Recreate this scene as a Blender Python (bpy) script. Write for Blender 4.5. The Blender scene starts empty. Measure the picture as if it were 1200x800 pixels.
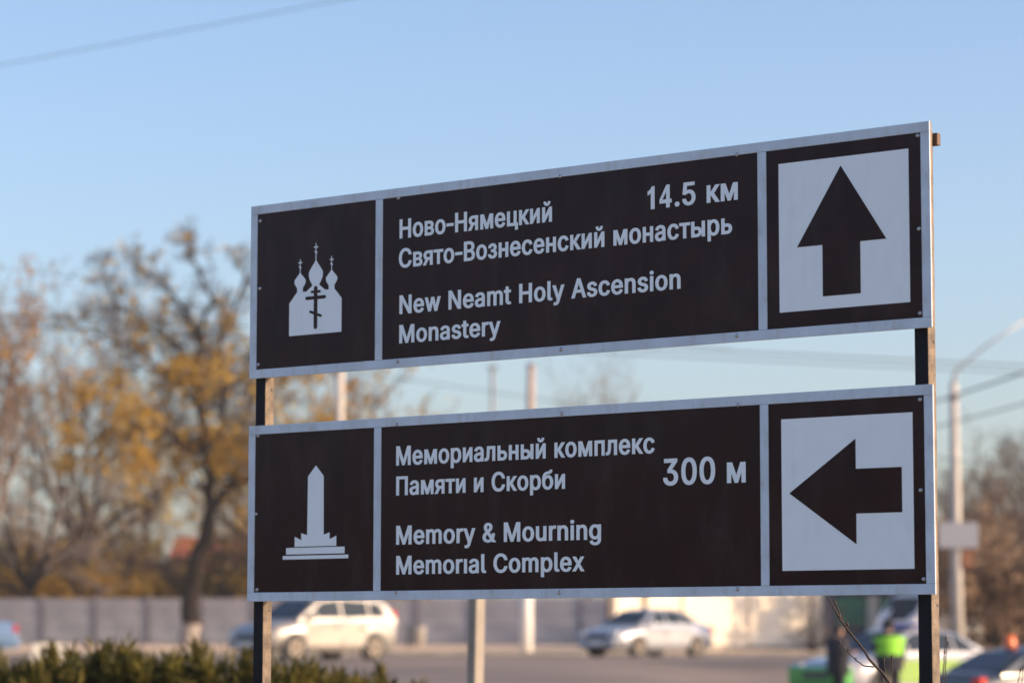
import bpy, bmesh, math, random
from mathutils import Vector, Matrix, noise
sc = bpy.context.scene
C = sc.collection
R = math.radians
EYE = 1.6

# ------------------------------------------------------------------ camera
F_PX, PITCH, ROLL = 3400.0, 0.1029262, 0.0012297
cp, sp, cr, sr = math.cos(PITCH), math.sin(PITCH), math.cos(ROLL), math.sin(ROLL)
FW = Vector((0, cp, sp)); UP = Vector((0, -sp, cp)); RT = Vector((1, 0, 0))
R2 = RT * cr + UP * sr; U2 = -RT * sr + UP * cr
cam = bpy.data.cameras.new('camera'); co = bpy.data.objects.new('camera', cam); C.objects.link(co)
cm = Matrix((R2, U2, -FW)).transposed().to_4x4(); cm.translation = Vector((0, 0, EYE))
co.matrix_world = cm
cam.sensor_width = 36; cam.lens = F_PX / 1200 * 36
cam.clip_start = 0.1; cam.clip_end = 5000
cam.dof.use_dof = True; cam.dof.focus_distance = 9.0; cam.dof.aperture_fstop = 3.0
sc.camera = co

# ------------------------------------------------------------------ light
SUN_AZ, SUN_EL = 14.0, 19.0          # degrees towards the viewer from straight right, and up
w = bpy.data.worlds.new('World'); sc.world = w; w.use_nodes = True
nt = w.node_tree; nt.nodes.clear()
sky = nt.nodes.new('ShaderNodeTexSky'); sky.sky_type = 'NISHITA'; sky.sun_disc = False
sky.sun_elevation = R(SUN_EL); sky.sun_rotation = R(90 + SUN_AZ)
sky.air_density = 1.0; sky.dust_density = 2.0; sky.ozone_density = 3.0
bg = nt.nodes.new('ShaderNodeBackground'); bg.inputs['Strength'].default_value = 0.15
wo = nt.nodes.new('ShaderNodeOutputWorld')
tint = nt.nodes.new('ShaderNodeMix'); tint.data_type = 'RGBA'; tint.blend_type = 'MULTIPLY'; tint.inputs[0].default_value = 1.0
tint.inputs[7].default_value = (1.21, 1.12, 1.14, 1)     # the camera's daylight white balance
nt.links.new(sky.outputs[0], tint.inputs[6]); nt.links.new(tint.outputs[2], bg.inputs[0]); nt.links.new(bg.outputs[0], wo.inputs[0])
sl = bpy.data.lights.new('sun', 'SUN'); sl.energy = 4.7; sl.angle = R(0.53); sl.color = (1.0, 0.74, 0.48)
so = bpy.data.objects.new('sun', sl); C.objects.link(so)
sd = Vector((math.cos(R(SUN_AZ)) * math.cos(R(SUN_EL)), -math.sin(R(SUN_AZ)) * math.cos(R(SUN_EL)), math.sin(R(SUN_EL))))
so.rotation_euler = sd.to_track_quat('Z', 'Y').to_euler(); so.location = (30, -10, 20)
vs = sc.view_settings
vs.view_transform = 'Standard'; vs.look = 'None'; vs.gamma = 1; vs.exposure = 0.52; vs.use_curve_mapping = False
sc.display_settings.display_device = 'sRGB'
sc.cycles.use_denoising = True

# ------------------------------------------------------------------ helpers
def at(px, py, Y):
    """point of the place at distance Y seen at photo pixel (px, py)"""
    d = FW + R2 * ((px - 600) / F_PX) - U2 * ((py - 400) / F_PX)
    return Vector((0, 0, EYE)) + d * (Y / d.y)
def S(t):
    t = max(0.0, min(1.0, t)); return t * t * (3 - 2 * t)
def H(x, y):
    z = 0.92 * S((y - 15) / 21) + 0.13 * S((y - 34) / 14) + 0.10 * S((y - 48) / 46) + 0.30 * S((y - 95) / 40) + 0.1 * S((y - 140) / 300)
    return z - (0.60 * S((x - 2.0) / 4.0) + 0.36 * S((x - 7.4) / 1.6)) * S((y - 24) / 20) * (1 - S((y - 68) / 12))
def mat(name, col, rough=0.6, metal=0.0, var=0.0, scale=5.0, bump=0.0, col2=None, spec=0.5, detail=4, coat=0.0, trans=0.0):
    m = bpy.data.materials.new(name); m.use_nodes = True; n = m.node_tree; b = n.nodes['Principled BSDF']
    b.inputs['Roughness'].default_value = rough; b.inputs['Metallic'].default_value = metal
    b.inputs['Specular IOR Level'].default_value = spec
    b.inputs['Coat Weight'].default_value = coat
    if trans: b.inputs['Transmission Weight'].default_value = trans
    tc = n.nodes.new('ShaderNodeTexCoord'); nz = n.nodes.new('ShaderNodeTexNoise')
    nz.inputs['Scale'].default_value = scale; nz.inputs['Detail'].default_value = detail
    n.links.new(tc.outputs['Object'], nz.inputs['Vector'])
    rp = n.nodes.new('ShaderNodeValToRGB')
    c2 = col2 or tuple(c * (1 - var) for c in col)
    c1 = tuple(min(1, c * (1 + var * .5)) for c in col) if not col2 else col
    rp.color_ramp.elements[0].color = (*c2, 1); rp.color_ramp.elements[1].color = (*c1, 1)
    rp.color_ramp.elements[0].position = 0.35; rp.color_ramp.elements[1].position = 0.65
    n.links.new(nz.outputs['Fac'], rp.inputs['Fac']); n.links.new(rp.outputs['Color'], b.inputs['Base Color'])
    if bump:
        bp = n.nodes.new('ShaderNodeBump'); bp.inputs['Strength'].default_value = bump; bp.inputs['Distance'].default_value = 0.01
        n2 = n.nodes.new('ShaderNodeTexNoise'); n2.inputs['Scale'].default_value = scale * 6; n.links.new(tc.outputs['Object'], n2.inputs['Vector'])
        n.links.new(n2.outputs['Fac'], bp.inputs['Height']); n.links.new(bp.outputs['Normal'], b.inputs['Normal'])
    return m
def leafmat(name, c1, c2, scale=1.2, trans=0.5):
    m = mat(name, c1, 0.8, col2=c2, scale=scale, spec=0.2)
    n = m.node_tree; b = n.nodes['Principled BSDF']; out = n.nodes['Material Output']
    tr = n.nodes.new('ShaderNodeBsdfTranslucent'); mx = n.nodes.new('ShaderNodeMixShader'); mx.inputs[0].default_value = trans
    src = b.inputs['Base Color'].links[0].from_socket
    n.links.new(src, tr.inputs['Color']); n.links.new(b.outputs[0], mx.inputs[1]); n.links.new(tr.outputs[0], mx.inputs[2]); n.links.new(mx.outputs[0], out.inputs[0])
    return m
def tag(o, label=None, cat=None, group=None, kind=None):
    if label: o['label'] = label
    if cat: o['category'] = cat
    if group: o['group'] = group
    if kind: o['kind'] = kind
    return o
def empty(name, loc=(0, 0, 0), rz=0, label=None, cat=None, group=None):
    o = bpy.data.objects.new(name, None); C.objects.link(o); o.location = loc; o.rotation_euler.z = rz
    o.empty_display_size = 0.2
    return tag(o, label, cat, group)
def link(name, me, parent=None, mats=None):
    o = bpy.data.objects.new(name, me); C.objects.link(o)
    if parent: o.parent = parent
    if mats:
        for m in (mats if isinstance(mats, (list, tuple)) else [mats]): me.materials.append(m)
    return o
class MB:
    def __init__(s): s.v = []; s.f = []; s.mi = []
    def face(s, pts, mi=0):
        b = len(s.v); s.v += [tuple(p) for p in pts]; s.f.append(tuple(range(b, b + len(pts)))); s.mi.append(mi)
    def box(s, x0, x1, y0, y1, z0, z1, mi=0):
        b = len(s.v)
        s.v += [(x0, y0, z0), (x1, y0, z0), (x1, y1, z0), (x0, y1, z0), (x0, y0, z1), (x1, y0, z1), (x1, y1, z1), (x0, y1, z1)]
        for f in ((0, 3, 2, 1), (4, 5, 6, 7), (0, 1, 5, 4), (1, 2, 6, 5), (2, 3, 7, 6), (3, 0, 4, 7)):
            s.f.append(tuple(b + i for i in f)); s.mi.append(mi)
        return s
    def tube(s, pts, rad, n=6, mi=0, cap=True):
        b = len(s.v); N = len(pts)
        prev = None
        for i, p in enumerate(pts):
            p = Vector(p)
            d = (Vector(pts[min(i + 1, N - 1)]) - Vector(pts[max(i - 1, 0)]))
            d = d.normalized() if d.length > 1e-9 else Vector((0, 0, 1))
            if prev is None:
                a = d.cross(Vector((0.31, 0.95, 0.1)))
                if a.length < 0.1: a = d.cross(Vector((1, 0, 0)))
            else: a = prev - d * prev.dot(d)
            a.normalize(); prev = a; c = d.cross(a)
            r = rad[i] if isinstance(rad, (list, tuple)) else rad
            for k in range(n):
                t = 2 * math.pi * k / n
                q = p + (a * math.cos(t) + c * math.sin(t)) * r; s.v.append((q.x, q.y, q.z))
        for i in range(N - 1):
            for k in range(n):
                k2 = (k + 1) % n
                s.f.append((b + i * n + k, b + i * n + k2, b + (i + 1) * n + k2, b + (i + 1) * n + k)); s.mi.append(mi)
        if cap:
            s.f.append(tuple(b + k for k in range(n))[::-1]); s.mi.append(mi)
            s.f.append(tuple(b + (N - 1) * n + k for k in range(n))); s.mi.append(mi)
        return s
    def prism(s, poly, axis, a, b_, mi=0):
        """polygon (list of 2-D points) extruded from a to b_ along axis 0/1/2"""
        def P(q, t):
            return {0: (t, q[0], q[1]), 1: (q[0], t, q[1]), 2: (q[0], q[1], t)}[axis]
        b = len(s.v); n = len(poly)
        s.v += [P(q, a) for q in poly] + [P(q, b_) for q in poly]
        s.f.append(tuple(b + i for i in range(n))); s.f.append(tuple(b + n + i for i in reversed(range(n)))); s.mi += [mi, mi]
        for i in range(n):
            j = (i + 1) % n; s.f.append((b + i, b + n + i, b + n + j, b + j)); s.mi.append(mi)
        return s
    def slab(s, pts, th, mi=0):
        """thin slab from a planar 3-D outline, thickened along its normal"""
        P = [Vector(p) for p in pts]; n = (P[1] - P[0]).cross(P[2] - P[0]).normalized() * th
        b = len(s.v); k = len(P)
        s.v += [tuple(p) for p in P] + [tuple(p + n) for p in P]
        s.f.append(tuple(b + i for i in reversed(range(k)))); s.f.append(tuple(b + k + i for i in range(k))); s.mi += [mi, mi]
        for i in range(k):
            j = (i + 1) % k; s.f.append((b + i, b + j, b + k + j, b + k + i)); s.mi.append(mi)
        return s
    def mesh(s, name, smooth=False, fix=True):
        me = bpy.data.meshes.new(name); me.from_pydata(s.v, [], s.f); me.polygons.foreach_set('material_index', s.mi)
        if fix:
            bm = bmesh.new(); bm.from_mesh(me); bmesh.ops.recalc_face_normals(bm, faces=bm.faces); bm.to_mesh(me); bm.free()
        if smooth: me.polygons.foreach_set('use_smooth', [True] * len(me.polygons))
        me.update(); return me
    def build(s, name, m, parent=None, smooth=False, bevel=0.0, fix=True):
        o = link(name, s.mesh(name, smooth, fix), parent, m)
        if bevel:
            md = o.modifiers.new('bevel', 'BEVEL'); md.width = bevel; md.segments = 2; md.limit_method = 'ANGLE'
        return o
def copy_tree(o, parent=None):
    c = o.copy(); C.objects.link(c); c.parent = parent
    for ch in list(o.children): copy_tree(ch, c)
    return c

# ------------------------------------------------------------------ materials
M = {}
M['grass'] = mat('dry_grass', (0.34, 0.25, 0.14), 0.95, col2=(0.17, 0.15, 0.06), scale=0.35, bump=0.6, spec=0.1, detail=8)
M['asphalt'] = mat('asphalt', (0.26, 0.195, 0.155), 0.85, col2=(0.11, 0.088, 0.076), scale=0.16, bump=0.3, detail=9)
M['concrete'] = mat('concrete', (0.36, 0.33, 0.29), 0.9, var=0.25, scale=1.5, bump=0.4)
M['kerb'] = mat('kerb_concrete', (0.42, 0.36, 0.28), 0.9, var=0.3, scale=2)
M['fence'] = mat('fence_concrete', (0.48, 0.45, 0.475), 0.92, col2=(0.35, 0.33, 0.355), scale=0.9, bump=0.4, detail=6)
M['fencepost'] = mat('fence_post_concrete', (0.24, 0.21, 0.23), 0.92, var=0.25, scale=2)
M['cream'] = mat('cream_plaster', (0.84, 0.76, 0.62), 0.9, col2=(0.72, 0.63, 0.50), scale=0.6, detail=7, bump=0.2)
M['bark'] = mat('bark', (0.034, 0.026, 0.021), 0.95, col2=(0.016, 0.013, 0.011), scale=3, bump=0.8, spec=0.1)
M['twig'] = mat('twig_bark', (0.19, 0.13, 0.095), 0.9, col2=(0.09, 0.065, 0.055), scale=1, spec=0.1)
M['twig_pale'] = mat('pale_twig_bark', (0.22, 0.18, 0.16), 0.9, var=0.3, scale=1, spec=0.1)
M['twig_dark'] = mat('dark_twig_bark', (0.10, 0.072, 0.058), 0.9, col2=(0.05, 0.038, 0.034), scale=1, spec=0.1)
M['whitewash'] = mat('whitewashed_bark', (0.32, 0.27, 0.24), 0.95, var=0.3, scale=3, bump=0.5)
M['ochre'] = leafmat('ochre_leaves', (0.64, 0.42, 0.08), (0.42, 0.26, 0.05), 0.5)
M['orange'] = leafmat('orange_leaves', (0.58, 0.31, 0.06), (0.34, 0.18, 0.04), 0.5)
M['brownleaf'] = leafmat('brown_leaves', (0.42, 0.29, 0.18), (0.24, 0.165, 0.11), 0.5)
M['juniper'] = leafmat('juniper_needles', (0.145, 0.115, 0.022), (0.016, 0.026, 0.008), 7.0, 0.25)
M['galv'] = mat('galvanised_steel', (0.42, 0.40, 0.38), 0.5, 0.6, var=0.2, scale=6)
M['cable'] = mat('black_cable', (0.03, 0.03, 0.035), 0.6)
M['tyre'] = mat('tyre_rubber', (0.025, 0.025, 0.027), 0.85)
M['rim'] = mat('alloy_rim', (0.20, 0.17, 0.145), 0.45, 0.6)
M['glass_car'] = mat('dark_car_glass', (0.012, 0.02, 0.026), 0.08, spec=0.35)
M['blackplastic'] = mat('black_plastic', (0.03, 0.03, 0.032), 0.55)
M['headlamp'] = mat('headlamp_glass', (0.6, 0.62, 0.65), 0.08, 0.3)
M['taillamp'] = mat('red_lamp', (0.6, 0.02, 0.015), 0.2)
M['amber'] = mat('orange_lamp', (0.75, 0.16, 0.03), 0.25)
M['plate'] = mat('number_plate', (0.75, 0.75, 0.72), 0.5)
def paint(name, c, metal=0.0, rough=0.25): return mat(name, c, rough, metal, var=0.05, scale=2, coat=0.8)

# ------------------------------------------------------------------ ground and road
def sheet(name, xs, ys, dz, m):
    mb = MB(); nx = len(xs)
    for y in ys:
        for x in xs: mb.v.append((x, y, H(x, y) + dz))
    for j in range(len(ys) - 1):
        for i in range(nx - 1):
            mb.f.append((j * nx + i, j * nx + i + 1, (j + 1) * nx + i + 1, (j + 1) * nx + i)); mb.mi.append(0)
    return mb.build(name, m, smooth=True, fix=False)
XS = [-600, -400, -250, -120] + [-60 + 1.0 * i for i in range(121)] + [120, 250, 400, 600]
YS = [-300, -120, -50, -10] + [0 + 1.0 * i for i in range(161)] + [180, 220, 300, 440, 600, 800]
tag(sheet('ground', XS, YS, 0, M['grass']), kind='structure')
tag(sheet('road', [x for x in XS if -260 < x < 260], [34.0 + i for i in range(61)], 0.012, M['asphalt']), kind='structure')
tag(sheet('pavement', [x for x in XS if -260 < x < 260], [95.0 + i for i in range(38)], 0.012, mat('dusty_pavement', (0.66, 0.47, 0.31), 0.95, col2=(0.50, 0.36, 0.24), scale=0.6, detail=7)), kind='structure')
kb = MB()
for i in range(-60, 60):
    z = H(i, 94.2); kb.box(i + 0.01, i + 0.99, 94.0, 94.22, z - 0.2, z + 0.13)
tag(kb.build('kerb', M['kerb']), kind='structure')
dash = MB()
for i in range(-12, 13):
    x0 = i * 6.0; z = H(x0, 66) + 0.02
    pts = [(x0, 66), (x0 + 2.6, 66), (x0 + 2.6, 66.14), (x0, 66.14)]
    dash.face([(x, y, H(x, y) + 0.018) for x, y in pts])
tag(dash.build('lane_marking', mat('worn_road_paint', (0.5, 0.48, 0.45), 0.8, var=0.4, scale=3)), kind='structure')

# ------------------------------------------------------------------ the direction sign
YAW = 0.6730639
T = Vector((0.1518862, 9.1265175, 0.8164021 + EYE))
white = mat('reflective_white_film', (0.81, 0.89, 0.98), 0.42, var=0.02, scale=14, spec=0.5)
brown = mat('brown_sign_film', (0.027, 0.0065, 0.0070), 0.30, col2=(0.018, 0.0050, 0.0060), scale=7, spec=0.17, detail=6)
alu = mat('grey_white_frame_paint', (0.56, 0.66, 0.80), 0.45, var=0.10, scale=9, spec=0.5, bump=0.05)
def dirt(m, colour, sx, sz, lo, hi, amt):
    n = m.node_tree; b = n.nodes['Principled BSDF']; src = b.inputs['Base Color'].links[0].from_socket
    tc = n.nodes.new('ShaderNodeTexCoord'); mp = n.nodes.new('ShaderNodeMapping'); mp.inputs['Scale'].default_value = (sx, 1, sz)
    nz = n.nodes.new('ShaderNodeTexNoise'); nz.inputs['Scale'].default_value = 1; nz.inputs['Detail'].default_value = 7; nz.inputs['Roughness'].default_value = .65
    mr = n.nodes.new('ShaderNodeMapRange'); mr.inputs[1].default_value = lo; mr.inputs[2].default_value = hi; mr.inputs[4].default_value = amt
    mx = n.nodes.new('ShaderNodeMix'); mx.data_type = 'RGBA'; mx.inputs[7].default_value = (*colour, 1)
    n.links.new(tc.outputs['Object'], mp.inputs[0]); n.links.new(mp.outputs[0], nz.inputs['Vector']); n.links.new(nz.outputs['Fac'], mr.inputs[0])
    n.links.new(mr.outputs[0], mx.inputs[0]); n.links.new(src, mx.inputs[6]); n.links.new(mx.outputs[2], b.inputs['Base Color'])
dirt(brown, (0.09, 0.075, 0.07), 9, 3.0, .50, .75, .22); dirt(brown, (0.035, 0.006, 0.004), 11, 11, .62, .70, .8)
dirt(brown, (0.25, 0.23, 0.22), 160, 110, .70, .78, .5)
dirt(white, (0.42, 0.40, 0.38), 26, 5, .52, .80, .16); dirt(white, (0.30, 0.27, 0.25), 140, 90, .72, .80, .4)
dirt(alu, (0.36, 0.34, 0.33), 30, 12, .50, .75, .5); dirt(alu, (0.80, 0.84, 0.90), 120, 120, .62, .75, .5)
steelhead = mat('zinc_screw', (0.42, 0.42, 0.45), 0.22, 0.95)
postmat = mat('black_post_paint', (0.010, 0.011, 0.017), 0.5, var=0.3, scale=12, spec=0.15)
postside = mat('weathered_post_side', (0.22, 0.165, 0.12), 0.75, col2=(0.105, 0.08, 0.062), scale=22, bump=0.5, detail=8)
sign = empty('direction_sign', (T.x, T.y, 0), -YAW, 'large brown two-board road direction sign with white lettering and arrows on two dark posts', 'road sign')
ZC = T.z
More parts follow.
